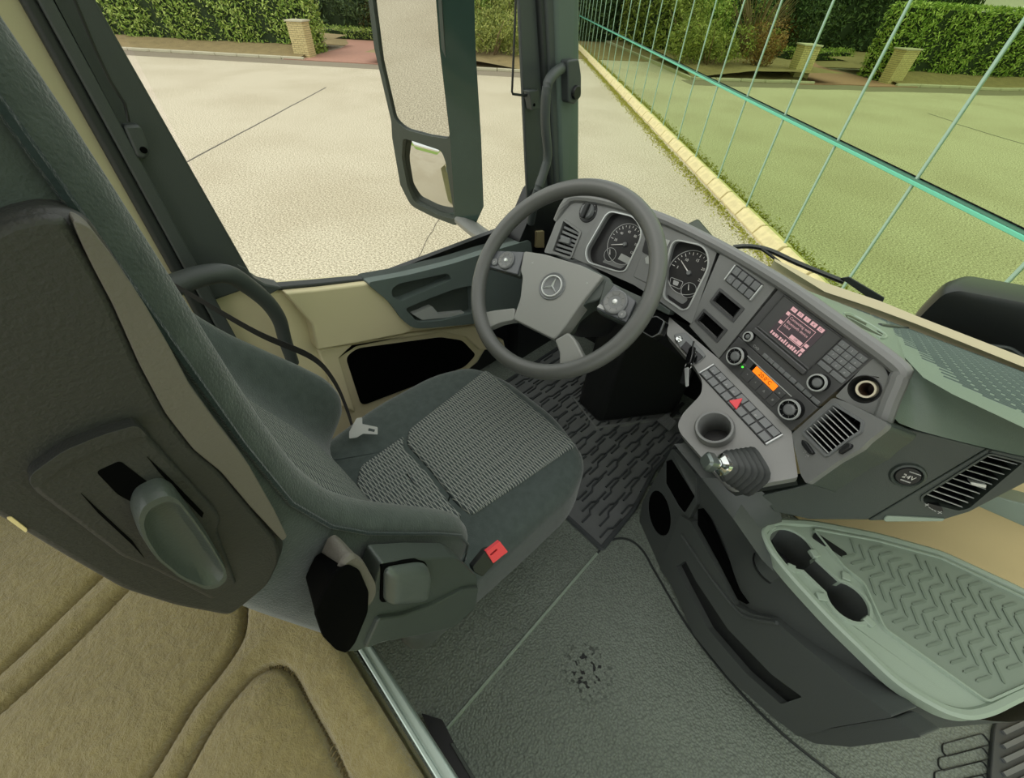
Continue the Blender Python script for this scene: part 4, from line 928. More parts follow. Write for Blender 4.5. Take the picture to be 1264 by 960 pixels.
for pxs in ([cm(205, 245), cm(228, 262), cm(262, 312), cm(240, 318), cm(202, 270)], [cm(380, 300), cm(425, 262), cm(445, 268), cm(440, 285), cm(385, 318)]):
    wl = VP_.pts(pxs); prism('vent_wheel', VP_, rnd(wl, .004), -.01, .006, 'black', cv, bevel=.003)
for a in ((215, 300), (225, 320)): text('vent_mark', VP_, *VP_.px(*cm(*a)), .008, '-T-', 'print', cv, .002, rot=-.9)

# ---- passenger face: cap and vent
pp_ = PP.pts([cm(596, 165), cm(850, 226), cm(1085, 287), cm(512, 630), cm(232, 628), cm(60, 590), cm(0, 512), cm(150, 478), cm(215, 460), cm(365, 352), cm(480, 287), cm(514, 250)])
obj('passenger_face', prism_bm(PP, pp_, -.04, 0), 'dark', dash, bevel=.002)
cu_, cv_ = PP.px(*cm(703, 415))
cap = obj('socket_cap_ring', lathe_bm(PP, cu_, cv_, [(.018, .002), (.0195, .005), (.0225, .004), (.0245, 0)], 36), 'dark', dash)
obj('socket_cap', lathe_bm(PP, cu_, cv_, [(0, .004), (.016, .004), (.018, .001)], 32), 'black', cap)
text('cap_text', PP, cu_+.001, cv_-.001, .011, '24V', 'white', cap, .0045); prism('cap_line', PP, rect(cu_-.006, cu_+.008, cv_-.0105, cv_-.0085), .004, .0045, 'print', cap)
prism('cap_tab', PP, rect(cu_-.004, cu_+.012, cv_+.009, cv_+.0105), .004, .005, 'print', cap)
vfr = PP.pts([cm(1088, 287), cm(1264, 325), cm(1500, 380), cm(1500, 330+30), cm(1264, 440), cm(1000, 590), cm(875, 630), cm(514, 632)])
vfr = PP.pts([cm(1088, 287), cm(1264, 326), cm(1440, 366), cm(1264, 452), cm(1000, 590), cm(875, 628), cm(514, 632)])
vin = rnd(PP.pts([cm(1095, 308), cm(1262, 350), cm(1000, 572), cm(945, 585), cm(770, 540), cm(770, 512)]), .004)
obj('vent_panel', holed_bm(PP, vfr, [vin], -.05, .001), 'dark', dash, bevel=.003)
pv = obj('air_vent', ring_bm(PP, vin, [(-.002, -.02), (-.0015, .003), (.0015, .003), (.002, -.01)]), 'dark', dash)
prism('vent_back', PP, vin, -.05, -.045, 'void', pv)
vent_slats(PP, pv, (PP.px(*cm(778, 515)), PP.px(*cm(1100, 312))), (PP.px(*cm(955, 580)), PP.px(*cm(1250, 352))), 10, .0014, -.003, .0005, 'slat')  # pale lit fronts, with black shaded sides in the next row
vent_slats(PP, pv, (PP.px(*cm(778, 515)), PP.px(*cm(1100, 312))), (PP.px(*cm(955, 580)), PP.px(*cm(1250, 352))), 10, .001, -.02, -.003, 'black')
prism('vent_slider', PP, rnd(PP.pts([cm(1000, 440), cm(1078, 455), cm(1075, 470), cm(1005, 455)]), .001), -.01, .004, 'silver', pv, bevel=.001)
prism('vent_wheel', PP, rnd(PP.pts([cm(785, 540), cm(865, 560), cm(872, 585), cm(800, 565)]), .002), -.01, .004, 'black', pv, bevel=.002)
text('vent_mark', PP, *PP.px(*cm(820, 568)), .014, '+---+', 'print', pv, .005, rot=-.25)
prism('lower_tip', PP, rnd(PP.pts([cm(585, 620), cm(600, 605), cm(880, 618), cm(870, 630), cm(590, 632)]), .003), 0, .004, 'tray', dash, bevel=.002)
# hidden black core, added to block light behind the dash faces
core = [(-.44, 1.0), (.05, .90), (.14, .86), (.22, .95), (.3, 1.15), (.3, 1.36), (-.85, 1.36), (-.80, 1.0)]
obj('core', prism_bm(Plane((0, 0, 0), (1, 0, 0), (0, 0, 1)), core, .50, .60), 'black', dash, smooth=False)
back = [R.w(-.16, -.0, -.04), R.w(.2, 0, -.04), R.w(.27, -.06, -.04)]
obj('under_cover', loft([[C.w(-.46, -.09, -.04), C.w(-.3, -.10, -.04), C.w(-.1, -.10, -.04), R.w(-.1, -.175, -.035), R.w(.2, -.18, -.035), PP.w(.0, -.2, -.045)], [Vector((-.8, 1.05, .45)), Vector((-.6, 1.15, .45)), Vector((-.35, 1.15, .45)), Vector((-.25, 1.1, .45)), Vector((.06, 1.0, .40)), Vector((.12, 1.0, .40))]], closed=False, cap=False), 'black', dash)
tag(prism('wall_passenger', Plane((0, 1.16, 0), (1, 0, 0), (0, -1, 0)), rect(.08, 1.2, 0, .62), -.04, 0, 'tan', bevel=.01), kind='structure')
TPn = Plane((0, 1.12, 0), (1, 0, 0), (0, -1, 0))
tag(prism('trim_3', TPn, rnd(TPn.pts([(1200, 622), (1222, 611), (1264, 622), (1420, 664), (1420, 700), (1264, 650)]), .006), -.05, 0, 'tray', bevel=.006), kind='structure')
# windscreen sill, wiper, housing outside
tp_ = [(956, 319), (1008, 345), (1088, 372), (1132, 390), (1264, 441), (1420, 505)]; bt_ = [(956, 322), (1018, 360), (1075, 379), (1132, 400), (1264, 453), (1420, 520)]
A = [aty(*p, 1.41) for p in tp_]; B = [aty(*p, 1.385) for p in bt_]
o = obj('trim_2', loft([B, A, [a+Vector((0, .004, -.03)) for a in A], [b+Vector((0, .01, -.05)) for b in B]], closed=False, cap=False), mat('sill_cream', rgb(186, 178, 146), .6), angle=20); tag(o, kind='structure')
wp = empty('windscreen_wiper', aty(1040, 347, 1.54), 'black windscreen wiper resting along the bottom of the windscreen', 'wiper')
obj('arm', tube_bm(smooth_path([aty(905, 305, 1.53), aty(925, 304, 1.54), aty(950, 309, 1.54), aty(985, 325, 1.54), aty(1042, 348, 1.54)], 4), .008, 8), 'black', wp)
obj('hose', tube_bm(smooth_path([aty(940, 307, 1.53), aty(955, 318, 1.53), aty(972, 332, 1.53)], 4), .005, 6), 'black', wp)
obj('blade', loft([[aty(*p, y) for p in ((1037, 343), (1048, 341), (1092, 367), (1090, 373), (1075, 370))] for y in (1.53, 1.57)]), 'rubber', wp, bevel=.003)
HB = Plane((0, 1.66, 0), (1, 0, 0), (0, -1, .0)); hs = empty('mirror_housing', aty(1200, 395, 1.7), 'rounded black housing outside the windscreen on the right', 'mirror')
hp = HB.pts([(1120, 402), (1138, 381), (1163, 357), (1182, 352), (1264, 367), (1420, 400), (1420, 540), (1264, 470)])
obj('housing', loft([[HB.w(u, v, c) for u, v in shrink(rnd(hp, .03), f)] for f, c in ((.86, .03), (.955, .025), (1, .0), (1, -.06), (.9, -.12))]), 'black', hs)
obj('cable', tube_bm(smooth_path([aty(1222, 427, 1.6), aty(1245, 430, 1.6), aty(1262, 440, 1.6), aty(1300, 462, 1.6)], 4), .006, 8), 'rubber', hs)
# ================================================================== STEERING WHEEL
W = Plane((-.488, .649, .77), (1, 0, 0), (0, -.715, .699))
sw = empty('steering_wheel', W.o, 'large grey multifunction truck steering wheel with four spokes and a round star emblem', 'steering wheel')
bm = bmesh.new(); rg = []
for i in range(72):
    a = 2*PI*i/72; c = Vector((math.cos(a), math.sin(a)))
    rg.append([W.w(c.x*(.2075+.0175*math.cos(b)), c.y*(.2075+.0175*math.cos(b)), .0175*math.sin(b)) for b in [2*PI*k/16 for k in range(16)]])
rg.append(rg[0]); bm = loft(rg, True, False); bmesh.ops.remove_doubles(bm, verts=bm.verts, dist=1e-5)
obj('rim', bm, 'rim', sw)
hub = rnd(W.pts([c4(306, 352), c4(400, 366), c4(560, 415), c4(655, 462), c4(640, 480), c4(560, 580), c4(490, 680), c4(438, 742), c4(345, 695), c4(258, 652), c4(290, 560), c4(300, 465), c4(290, 440)]), .008)
hb = obj('hub_cover', prism_bm(W, hub, -.045, -.002), 'wheel', sw, bevel=.006, seg=3)
base = rnd(W.pts([c4(312, 362), c4(600, 432), c4(690, 478), c4(700, 505), c4(640, 575), c4(580, 590), c4(520, 640), c4(500, 690), c4(442, 735), c4(300, 660)], -.02), .008)
prism('hub_base', W, base, -.07, -.014, 'dark', sw, bevel=.006)
su, sv = W.px(*c4(432, 509), -.001)
obj('emblem_recess', lathe_bm(W, su, sv, [(.031, -.0022), (.0315, -.0005), (.030, .0008), (.027, -.0012), (0, -.0012)], 40), 'key', hb)
obj('emblem_ring', ring_bm(W, circ(su, sv, .0232, 44), [(-.0018, -.0012), (-.0011, .0028), (.0009, .0028), (.0016, -.0012)]), 'silver', hb)
bm = bmesh.new(); a0 = PI/2-math.radians(-4)
for k in range(3):
    a = a0+k*2*PI/3; d = Vector((math.cos(a), math.sin(a))); o = Vector((-d.y, d.x)); c = Vector((su, sv))
    L = [c+o*.0030-d*.001, c+d*.0225, c-o*.0030-d*.001]
    b = [bm.verts.new(W.w(*p, -.001)) for p in L]; tip = bm.verts.new(W.w(*c, .0042)); e = bm.verts.new(W.w(*(c+d*.0225), .001))
    bm.faces.new((b[0], b[1], e)); bm.faces.new((b[0], e, tip)); bm.faces.new((b[1], b[2], e)); bm.faces.new((b[2], tip, e))
obj('emblem_star', bm, 'silver', hb, smooth=False)
for pxs in ([c4(338, 400), c4(356, 412), c4(350, 416), c4(334, 408)],): pass
text('horn_mark', W, *W.px(*c4(345, 405)), .009, '<', 'print', hb, -.0015, rot=.3); text('horn_mark', W, *W.px(*c4(585, 495)), .009, '>', 'print', hb, -.0015, rot=.3)
def spoke(pxs, m, c0, c1, name='spoke'): return prism(name, W, rnd(W.pts(pxs), .006), c0, c1, m, sw, bevel=.005, seg=3)
spoke([c4(266, 602), c4(180, 612), c4(104, 626), c4(120, 670), c4(150, 690), c4(200, 668), c4(262, 655)], 'wheel', -.025, -.003)
spoke([c4(440, 742), c4(500, 708), c4(530, 740), c4(575, 830), c4(540, 850), c4(460, 862), c4(462, 800)], 'wheel', -.03, -.003)
spoke([c4(300, 352), c4(185, 345), c4(130, 350), c4(118, 412), c4(150, 420), c4(285, 462)], 'dark', -.03, -.008)
spoke([c4(660, 470), c4(760, 520), c4(850, 560), c4(830, 640), c4(770, 680), c4(620, 612)], 'dark', -.035, -.010)
for poly, wc, wr, sm in (([c4(186, 350), c4(306, 355), c4(276, 456), c4(146, 422)], c4(230, 395), .0195, c4(180, 402)), ([c4(702, 498), c4(800, 572), c4(757, 668), c4(622, 605)], c4(709, 578), .0225, c4(740, 632))):
    p = prism('button_pod', W, rnd(W.pts(poly), .004), -.02, -.003, mat('pod_grey', rgb(84, 88, 92), .25) if 'pod' not in M else M['pod'], sw, bevel=.002)
    u, v = W.px(*wc)
    obj('control_ring', lathe_bm(W, u, v, [(wr*1.12, -.002), (wr*1.1, .001), (wr, .0025), (wr*.6, .001), (0, .0015)], 32), 'key', p)
    obj('control_disc', lathe_bm(W, u, v, [(wr*.93, .0028), (wr*.62, .0018), (wr*.6, -.001)], 32), 'dial2', p)
    obj('control_centre', lathe_bm(W, u, v, [(0, .0045), (wr*.2, .004), (wr*.28, .001)], 20), 'silver', p)
    for k in range(8): text('control_mark', W, u+wr*.77*math.cos(k*PI/4), v+wr*.77*math.sin(k*PI/4), .006, '|', 'void', p, .0032, rot=k*PI/4-PI/2)
    u, v = W.px(*sm); obj('side_button', lathe_bm(W, u, v, [(0, .0015), (.008, .001), (.0095, -.002)], 24), 'key', p); text('button_mark', W, u, v, .008, 'c', 'white', p, .002)
prism('side_trim', W, W.pts([c4(640, 585), c4(665, 600), c4(660, 612), c4(628, 598)]), -.004, -.0022, 'print', sw)
col_ = empty('steering_column', (-.488, .75, .5), 'black steering column shroud and pedestal under the wheel', 'steering column')
obj('shroud', lathe_bm(W, 0, 0, [(.045, -.04), (.062, -.055), (.075, -.09), (.078, -.20), (.05, -.3)], 32), 'black', col_)
bp4 = [atz(712, 497, 0), atz(737, 523, 0), atz(834, 511, 0), atz(800, 430, 0)]
topz = .62; obj('pedestal', loft([[p for p in bp4], [p+Vector((0, .05, topz)) for p in bp4]]), 'black', col_, bevel=.02, seg=3)
obj('pedestal_foot', ring_bm(FLOOR, [FLOOR.px(*q) for q in ((708, 494), (735, 530), (840, 515), (805, 425))], [(-.004, .0), (-.004, .016), (.006, .014), (.012, .008)]), 'mat', col_)
st = obj('stalk', tube_bm([aty(770, 395, .76), aty(800, 402, .74), aty(808, 402, .735)], .012, 10), 'black', col_)
SPl = Plane(aty(808, 403, .72), (.95, -.3, 0), (-.2, -.75, .6))
obj('stalk_end', prism_bm(SPl, rnd(SPl.pts([(795, 393), (812, 390), (822, 397), (816, 413), (806, 418), (793, 410)]), .004), -.02, .004), 'gloss', st, bevel=.004)
obj('stalk_edge', ring_bm(SPl, rnd(SPl.pts([(796, 394), (812, 391), (821, 397), (815, 412), (806, 417), (794, 410)]), .004), [(-.001, .002), (-.001, .0055), (.0005, .0055), (.0005, .002)]), 'key', st)
pt = empty('pedal', atz(822, 520, .04), 'small ribbed black pedal beside the steering pedestal', 'pedal')
PDp = Plane(atz(822, 520, .05), (1, .1, 0), (0, -.4, 1)); pq = PDp.pts([(811, 518), (822, 510), (836, 520), (826, 531)])
obj('pad', prism_bm(PDp, pq, -.012, 0), 'mat', pt, bevel=.002)
bm = bmesh.new()
for k in range(5):
    a = lerp(Vector(pq[0]), Vector(pq[3]), (k+.5)/5); b = lerp(Vector(pq[1]), Vector(pq[2]), (k+.5)/5); d = (pq[3][0]-pq[0][0])*.03
    o = Vector((.0, .0016)); prism_bm(PDp, [tuple(a-o), tuple(b-o), tuple(b+o), tuple(a+o)], 0, .003, bm)
obj('pad_ribs', bm, 'dash', pt, smooth=False)
obj('pedal_arm', tube_bm([PDp.w(0, 0, -.01), PDp.w(.01, .12, -.04)], .008, 8), 'black', pt)

# ================================================================== SEAT
XC = -.47
seat = empty('driver_seat', (XC, .25, 0), 'dark grey velour truck driver seat with patterned centre panels and a hard plastic side shell', 'seat')
def pillow(outline, z0, z1, r, n=5, crown=0.0):
    cx = sum(p[0] for p in outline)/len(outline); cy = sum(p[1] for p in outline)/len(outline)
    def inset(d): 
        out = []; N = len(outline)
        for i in range(N):
            p = Vector(outline[i]); t = (Vector(outline[(i+1) % N])-Vector(outline[i-1])).normalized(); nn = Vector((-t.y, t.x)); out.append(p+nn*d)
        return out
    rings = [[(q.x, q.y, z0) for q in inset(r)], [(q.x, q.y, z0+r*.4) for q in inset(0)]]
    for i in range(n+1):
        a = PI/2*i/n; rings.append([(q.x, q.y, z1-r+r*math.sin(a)) for q in inset(r*(1-math.cos(a)))])
    last = rings[-1]
    for f in (.8, .5, .2): rings.append([(cx+(x-cx)*f, cy+(y-cy)*f, z+crown*(1-f*f)) for x, y, z in last])
    return loft([[Vector(p) for p in r_] for r_ in rings])
ZC = .45
out = rnd([(-.245, .03), (-.232, .30), (-.228, .47), (-.262, .555), (-.40, .60), (-.59, .605), (-.70, .568), (-.745, .46), (-.75, .28), (-.71, .03)], .045, 6)
obj('cushion', pillow(out, .29, ZC, .045), 'velour', seat)
CP = Plane((0, 0, ZC), (1, 0, 0), (0, 0, 1))
def raised(name, pxs, h, m, r=.012):
    pl_ = rnd(CP.pts(pxs), r); pl_ = pl_ if sum(pl_[i-1][0]*pl_[i][1]-pl_[i][0]*pl_[i-1][1] for i in range(len(pl_))) > 0 else pl_[::-1]
    return obj(name, pillow(pl_, ZC-.01, ZC+h, h, 3, .004), m, seat)
raised('front_insert', [(505, 531), (600, 457), (657, 503), (712, 549), (642, 597), (582, 637), (562, 621), (532, 582), (502, 549)], .006, 'weave')
raised('rear_insert', [(445, 576), (499, 538), (497, 552), (528, 585), (558, 625), (572, 638), (540, 650), (470, 640), (440, 600)], .005, 'weave')
obj('seat_base', prism_bm(CP, rnd([(-.37, .08), (-.36, .44), (-.40, .50), (-.6, .52), (-.67, .42), (-.67, .06)], .03), -.45, -.15), 'black', seat, bevel=.02)
bm = bmesh.new()
for i in range(9): pass
obj('skirt', loft([[Vector((x, y, z)) for x, y in rnd([(-.262-d, .05), (-.25-d, .50-d), (-.33, .56-d), (-.62, .55-d), (-.68+d, .46), (-.68+d, .05)], .03)] for d, z in ((0, .31), (.02, .28), (.05, .25), (.08, .21))]), 'black', seat)
# backrest: slices up its height
def tab(t, z):
    for (z0, v0), (z1, v1) in zip(t, t[1:]):
        if z0 <= z <= z1: return lerp(v0, v1, (z-z0)/(z1-z0))
    return t[0][1] if z < t[0][0] else t[-1][1]
YW = [(.44, .08), (.49, .10), (.515, .15), (.55, .182), (.59, .19), (.64, .178), (.70, .14), (.75, .105), (.81, .064), (.86, .038), (.92, .022), (1.0, .0175), (1.1, .0165), (1.2, .015), (1.35, .0), (1.42, -.04)]
YI = [(.44, .10), (.50, .105), (.58, .09), (.66, .065), (.75, .03), (.9, -.015), (1.1, -.035), (1.42, -.07)]
YR = [(.44, -.02), (.60, -.05), (.8, -.085), (1.0, -.105), (1.2, -.115), (1.42, -.13)]
HW = [(.44, .215), (.52, .235), (.8, .238), (1.1, .236), (1.3, .22), (1.42, .17)]
rg = []; z = .44
zs = [.44, .475, .50, .515, .53, .55, .57, .59, .615, .64, .67, .70, .725, .75, .78, .81, .835, .86, .89, .92, .96, 1.0, 1.05, 1.1, 1.15, 1.2, 1.28, 1.35, 1.39, 1.42]
for z in zs:
    yw, yi, yr, hw = tab(YW, z), tab(YI, z), tab(YR, z), tab(HW, z); yi = min(yi, yw-.003)
    half = [(0, yi), (hw-.11, yi+.002), (hw-.075, lerp(yi, yw, .35)), (hw-.055, yw-.012), (hw-.035, yw), (hw-.015, yw-.006), (hw-.002, yw-.028), (hw, lerp(yw, yr, .5)), (hw-.002, yr+.035), (hw-.02, yr+.008), (hw-.06, yr), (0, yr-.004)]
    pts_ = half+[(-x, y) for x, y in half[-2:0:-1]]
    rg.append([Vector((XC+x, y, z)) for x, y in pts_])
obj('backrest', loft(rg), 'velour', seat, sub=1)
# woven panel on the front of the backrest
gr = []
for z in [.47+.02*i for i in range(40)]:
    yi, yw = tab(YI, z), tab(YW, z); gr.append([Vector((XC+x, min(yi, yw-.003)+.010-.01*(abs(x)/.14)**4, z)) for x in [-.135+.27*k/14 for k in range(15)]])
obj('back_insert', loft(gr, closed=False, cap=False), 'weave_back', seat)
# piping along the wings
for s in (1, -1):
    pth = [Vector((XC+s*(tab(HW, z)-.004), tab(YW, z)-.020, z)) for z in zs[3:-3]]
    obj('wing_seam', tube_bm(pth, .0022, 6), 'velour_dark', seat)
# hard shell on the aisle side of the backrest
LP = XP(-.229)
c3 = lambda x, y: (x*.3333, 320+y*.3333); c9 = lambda x, y: (x*.30207, 480+y*.30208)
shp = LP.pts([(82, 262), (112, 275), (142, 318), (172, 365), (203, 418), (232, 472), (268, 522), (302, 566), (334, 622), (350, 655), (353, 680), (333, 722), (282, 760), (215, 748), (150, 727), (75, 684), (0, 637), (-90, 600), (-170, 480), (-90, 330), (0, 268), (50, 258)])
shp = rnd(shp, [.006, .008, .01, .01, .01, .01, .01, .01, .01, .006, .008, .012, .012, .01, .01, .01, .01, .02, .03, .02, .01, .006])
shell_ = obj('side_shell', prism_bm(LP, shp, -.03, .0), 'shell', seat, bevel=.008, seg=4)
sedge = LP.pts([(84, 263), (106, 273), (140, 318), (172, 365), (203, 418), (232, 472), (268, 522), (302, 566), (334, 622), (350, 655), (344, 660), (304, 617), (268, 574), (234, 546), (200, 502), (168, 442), (135, 368), (112, 325), (95, 290)])
obj('shell_edge_lit', prism_bm(LP, rnd(sedge, .004), -.01, .007), 'shell_lit', shell_, bevel=.006, seg=4)  # strip facing the window, its light painted as paler grey
inner = LP.pts([(50, 259), (76, 262), (90, 284), (112, 322), (135, 365), (168, 440), (200, 500), (234, 546), (268, 574), (304, 618), (340, 662), (343, 684), (328, 716), (281, 754), (215, 741), (150, 720), (78, 678), (0, 630), (-80, 590), (-150, 480), (-88, 332), (0, 269)])
hf = LP.pts([c9(105, 330), c9(120, 300), c9(250, 210), c9(400, 150), c9(540, 112), c9(575, 125), c9(600, 165), c9(740, 320), c9(875, 470), c9(885, 505), c9(870, 540), c9(950, 755), c9(930, 770), c9(850, 825), c9(815, 805), c9(600, 690), c9(480, 640), c9(300, 500), c9(130, 372)])
hole1 = rnd(LP.pts([c9(395, 335), c9(490, 295), c9(560, 345), c9(830, 520), c9(900, 740), c9(840, 795), c9(660, 700), c9(560, 560), c9(440, 400)], .004), .003)
obj('side_panel', prism_bm(LP, rnd(inner, .008), 0, .006), 'shell', shell_, bevel=.004, seg=3)
LQ = LP.off(.006)
obj('handle_plate', prism_bm(LQ, rnd(hf, .004), -.001, .0035), 'shell', shell_, bevel=.003, seg=3)
edge = LQ.pts([c9(108, 330), c9(125, 300), c9(250, 212), c9(400, 152), c9(545, 112), c9(590, 160), c9(545, 160), c9(400, 205), c9(250, 275), c9(160, 350), c9(130, 365)])
obj('handle_brow', prism_bm(LQ, rnd(edge, .003), 0, .0075), 'shell', shell_, bevel=.003, seg=3)
obj('handle_slot', prism_bm(LQ, rnd(LQ.pts([c9(392, 338), c9(490, 293), c9(650, 415), c9(545, 465), c9(480, 430)], .0036), .002), 0, .0038), 'void', shell_)
obj('slot_line', prism_bm(LQ, LQ.pts([c9(330, 425), c9(400, 490), c9(540, 620), c9(590, 690), c9(540, 635), c9(400, 505)], .0036), 0, .0040), 'void', shell_)
obj('slot_line', prism_bm(LQ, LQ.pts([c9(600, 275), c9(700, 370), c9(832, 505), c9(825, 525), c9(735, 430), c9(650, 340)], .0036), 0, .0040), 'void', shell_)
lv = rnd(LQ.pts([(164, 632), (172, 612), (201, 600), (216, 606), (236, 632), (257, 662), (278, 698), (280, 711), (268, 722), (253, 724), (221, 710), (189, 684), (170, 655)], .012), .006)
LL = lv; cxl = sum(p[0] for p in LL)/len(LL); cyl = sum(p[1] for p in LL)/len(LL)
obj('pull_lever', loft([[LQ.w(cxl+(u-cxl)*f, cyl+(v-cyl)*f, c) for u, v in LL] for f, c in ((1.0, .002), (1.0, .012), (.95, .0165), (.86, .0165), (.74, .012), (.5, .009), (.1, .008))]), 'lever', shell_)
obj('shell_scuff', prism_bm(LQ, rnd(LP.pts([(6, 628), (12, 626), (32, 642), (30, 646)]), .002), -.001, .0006), 'tan', shell_)
# recliner arm cover with its control grip
cz = lambda x, y: (380+x*.27092, 560+y*.27083)
AQ = XP(-.200)
body = rnd(AQ.pts([cz(300, 610), cz(335, 500), cz(500, 480), cz(660, 472), cz(700, 492), cz(770, 560), cz(775, 600), cz(750, 690), cz(650, 790), cz(480, 822), cz(320, 855), cz(230, 900), cz(175, 905), cz(230, 800)]), .006)
cov = obj('side_cover', prism_bm(AQ, body, -.028, 0), 'dark', seat, bevel=.010, seg=3)
low = rnd(AQ.pts([cz(310, 735), cz(420, 722), cz(560, 675), cz(700, 605), cz(768, 598), cz(752, 690), cz(652, 780), cz(480, 815), cz(330, 840), cz(250, 870)]), .006)
obj('cover_lower', prism_bm(AQ, low, -.01, .006), 'dark', cov, bevel=.004)
grip_ = rnd(AQ.pts([cz(340, 508), cz(490, 485), cz(530, 495), cz(545, 540), cz(530, 640), cz(500, 655), cz(335, 665)]), .006)
obj('grip_recess', prism_bm(AQ, shrink(grip_, 1.06), -.002, .002), 'void', cov)
grl = shrink(rnd(AQ.pts([cz(338, 508), cz(490, 483), cz(535, 492), cz(545, 545), cz(530, 640), cz(495, 655), cz(335, 665)]), .012), .98); gcx = sum(q[0] for q in grl)/len(grl); gcy = sum(q[1] for q in grl)/len(grl)
obj('control_grip', loft([[AQ.w(gcx+(u-gcx)*f, gcy+(v-gcy)*f, c) for u, v in grl] for f, c in ((1, -.002), (1, .005), (.93, .010), (.78, .0135), (.5, .015), (.15, .0155))]), mat('grip_satin', rgb(84, 92, 88), .28), cov)
def plug(name, poly, levels, m):
    return obj(name, loft([[AQ.w(u, v, c) for u, v in shrink(poly, f)] for f, c in levels]), m, cov)
kn = rnd(AQ.pts([cz(165, 490), cz(210, 462), cz(255, 490), cz(310, 590), cz(310, 640), cz(285, 690), cz(225, 720), cz(110, 610)], .008), .008)
plug('end_collar', kn, ((.7, -.03), (.9, .0), (1, .003), (1, .006), (.95, .009)), 'shell_lit')
eo = rnd(AQ.pts([(388, 756), (400, 730), (412, 707), (430, 697), (444, 704), (455, 730), (454, 755), (438, 794), (428, 806), (415, 802), (398, 785)], .011), .006)
plug('end_opening_shade', eo, ((.6, -.03), (.95, .007), (1, .0095), (1, .011), (.97, .012)), 'void')  # black plug; shade of the hollow end put into its colour
# red buckle
bk_ = empty('belt_buckle', atx(605, 690, -.225), 'black seat belt buckle with red release button beside the seat cushion', 'buckle')
BQ = Plane(atx(605, 685, -.222), (.1, .75, -.35), (.8, -.1, .6))
obj('housing', prism_bm(BQ, rnd(BQ.pts([(583, 700), (600, 679), (621, 676), (614, 692), (596, 712), (585, 706)]), .003), -.014, 0), 'black', bk_, bevel=.003)
obj('release_button', holed_bm(BQ, rnd(BQ.pts([(600, 681), (617, 668), (627, 681), (609, 695)], .004), .001), [BQ.pts([(605, 684), (613, 677), (614, 679), (606, 686)], .004)], -.004, .004), 'red', bk_, bevel=.001)

# ================================================================== BUNK
import numpy as np
ZB = .45
BPn = Plane((0, 0, ZB), (1, 0, 0), (0, 0, 1))
mt_ = empty('bunk_mattress', (0, -.4, .2), 'beige plush bunk mattress with quilted seams behind the driver seat', 'mattress')
seams = [[(-200, 1004), (0, 823), (60, 768), (122, 712), (170, 668)], [(-150, 1005), (0, 873), (80, 796), (152, 727), (190, 690)],
         [(300, 740), (297, 778), (285, 805), (262, 838), (238, 868), (210, 912), (178, 960), (120, 1040)], [(200, 1000), (225, 955), (262, 893), (296, 850), (318, 829), (342, 821), (362, 834), (380, 868), (402, 910), (425, 962), (450, 1020)]]
SS = []
for s_ in seams: SS.append([Vector((*BPn.px(*p), 0)) for p in s_])
segs = []
for s_ in SS:
    q = smooth_path(s_, 5); segs += [(a.x, a.y, b.x, b.y) for a, b in zip(q, q[1:])]
x0, x1, y0, y1 = -1.0, 1.1, -.74, -.047; nx, ny = 520, 170
gx, gy = np.meshgrid(np.linspace(x0, x1, nx), np.linspace(y0, y1, ny)); dmin = np.full(gx.shape, 9.)
for ax0, ay0, bx0, by0 in segs:
    dx, dy = bx0-ax0, by0-ay0; L2 = dx*dx+dy*dy+1e-12; t = np.clip(((gx-ax0)*dx+(gy-ay0)*dy)/L2, 0, 1); dmin = np.minimum(dmin, np.hypot(gx-ax0-t*dx, gy-ay0-t*dy))
hz = ZB+.016*(1-np.exp(-(dmin/.030)))-.014*np.exp(-(dmin/.004)**2)-.008
ed = gy-y0; hz -= .05*np.clip(1-ed/.05, 0, 1)**3; hz -= .012*np.clip(1-(y1-gy)/.02, 0, 1)**2
hz += .004*np.sin(gx*11+gy*7)+.003*np.sin(gx*23-gy*17)
vs = np.stack([gx, gy, hz], -1).reshape(-1, 3); fs = [(j*nx+i, j*nx+i+1, (j+1)*nx+i+1, (j+1)*nx+i) for j in range(ny-1) for i in range(nx-1)]
me = bpy.data.meshes.new('top_cover'); me.from_pydata(vs.tolist(), [], fs); obj('top_cover', me, 'plush', mt_, angle=180)
obj('side_cover', prism_bm(BPn, rect(x0, x1, y0, y1), -.2, -.055), 'plush', mt_, bevel=.02)
def seam_z(x, y): i = int((x-x0)/(x1-x0)*(nx-1)); j = int((y-y0)/(y1-y0)*(ny-1)); return float(hz[min(max(j, 0), ny-1), min(max(i, 0), nx-1)])
for k, s_ in enumerate(SS):
    q = smooth_path(s_, 8); q = [Vector((p.x, p.y, seam_z(p.x, p.y)+.002)) for p in q if x0 < p.x < x1 and y0 < p.y < y1-.01]
    if k == 3:
        bm = bmesh.new(); acc = 0
        for a, b in zip(q[len(q)//2-4:], q[len(q)//2-3:]):
            d = b-a; n_ = max(1, int(d.length/.009)); d.normalize()
            for j in range(n_):
                p = lerp(a, b, j/n_); o = d.cross(Vector((0, 0, 1)))*.0045
                tube_bm([p-o-d*.001, p+Vector((0, 0, .003)), p+o+d*.001], .0011, 5, bm)
        so_ = obj('stitching', bm, mat('stitch_brown', rgb(112, 100, 66), .9), mt_); so_['kind'] = 'stuff'
be = empty('bed_base', (0, -.03, .2), 'pale aluminium edge strip along the front of the bunk base', 'bunk')
sa, sb_ = BPn.px(445, 807), BPn.px(538, 960); ta, tb = BPn.px(463, 802), BPn.px(565, 960)
def extx(a, b, x): return (x, a[1]+(b[1]-a[1])*(x-a[0])/(b[0]-a[0]))
prism('edge_strip', BPn, [extx(sa, sb_, -.34), extx(sa, sb_, 1.1), extx(ta, tb, 1.1), extx(ta, tb, -.34)], -.06, .004, 'alu', be, bevel=.004)
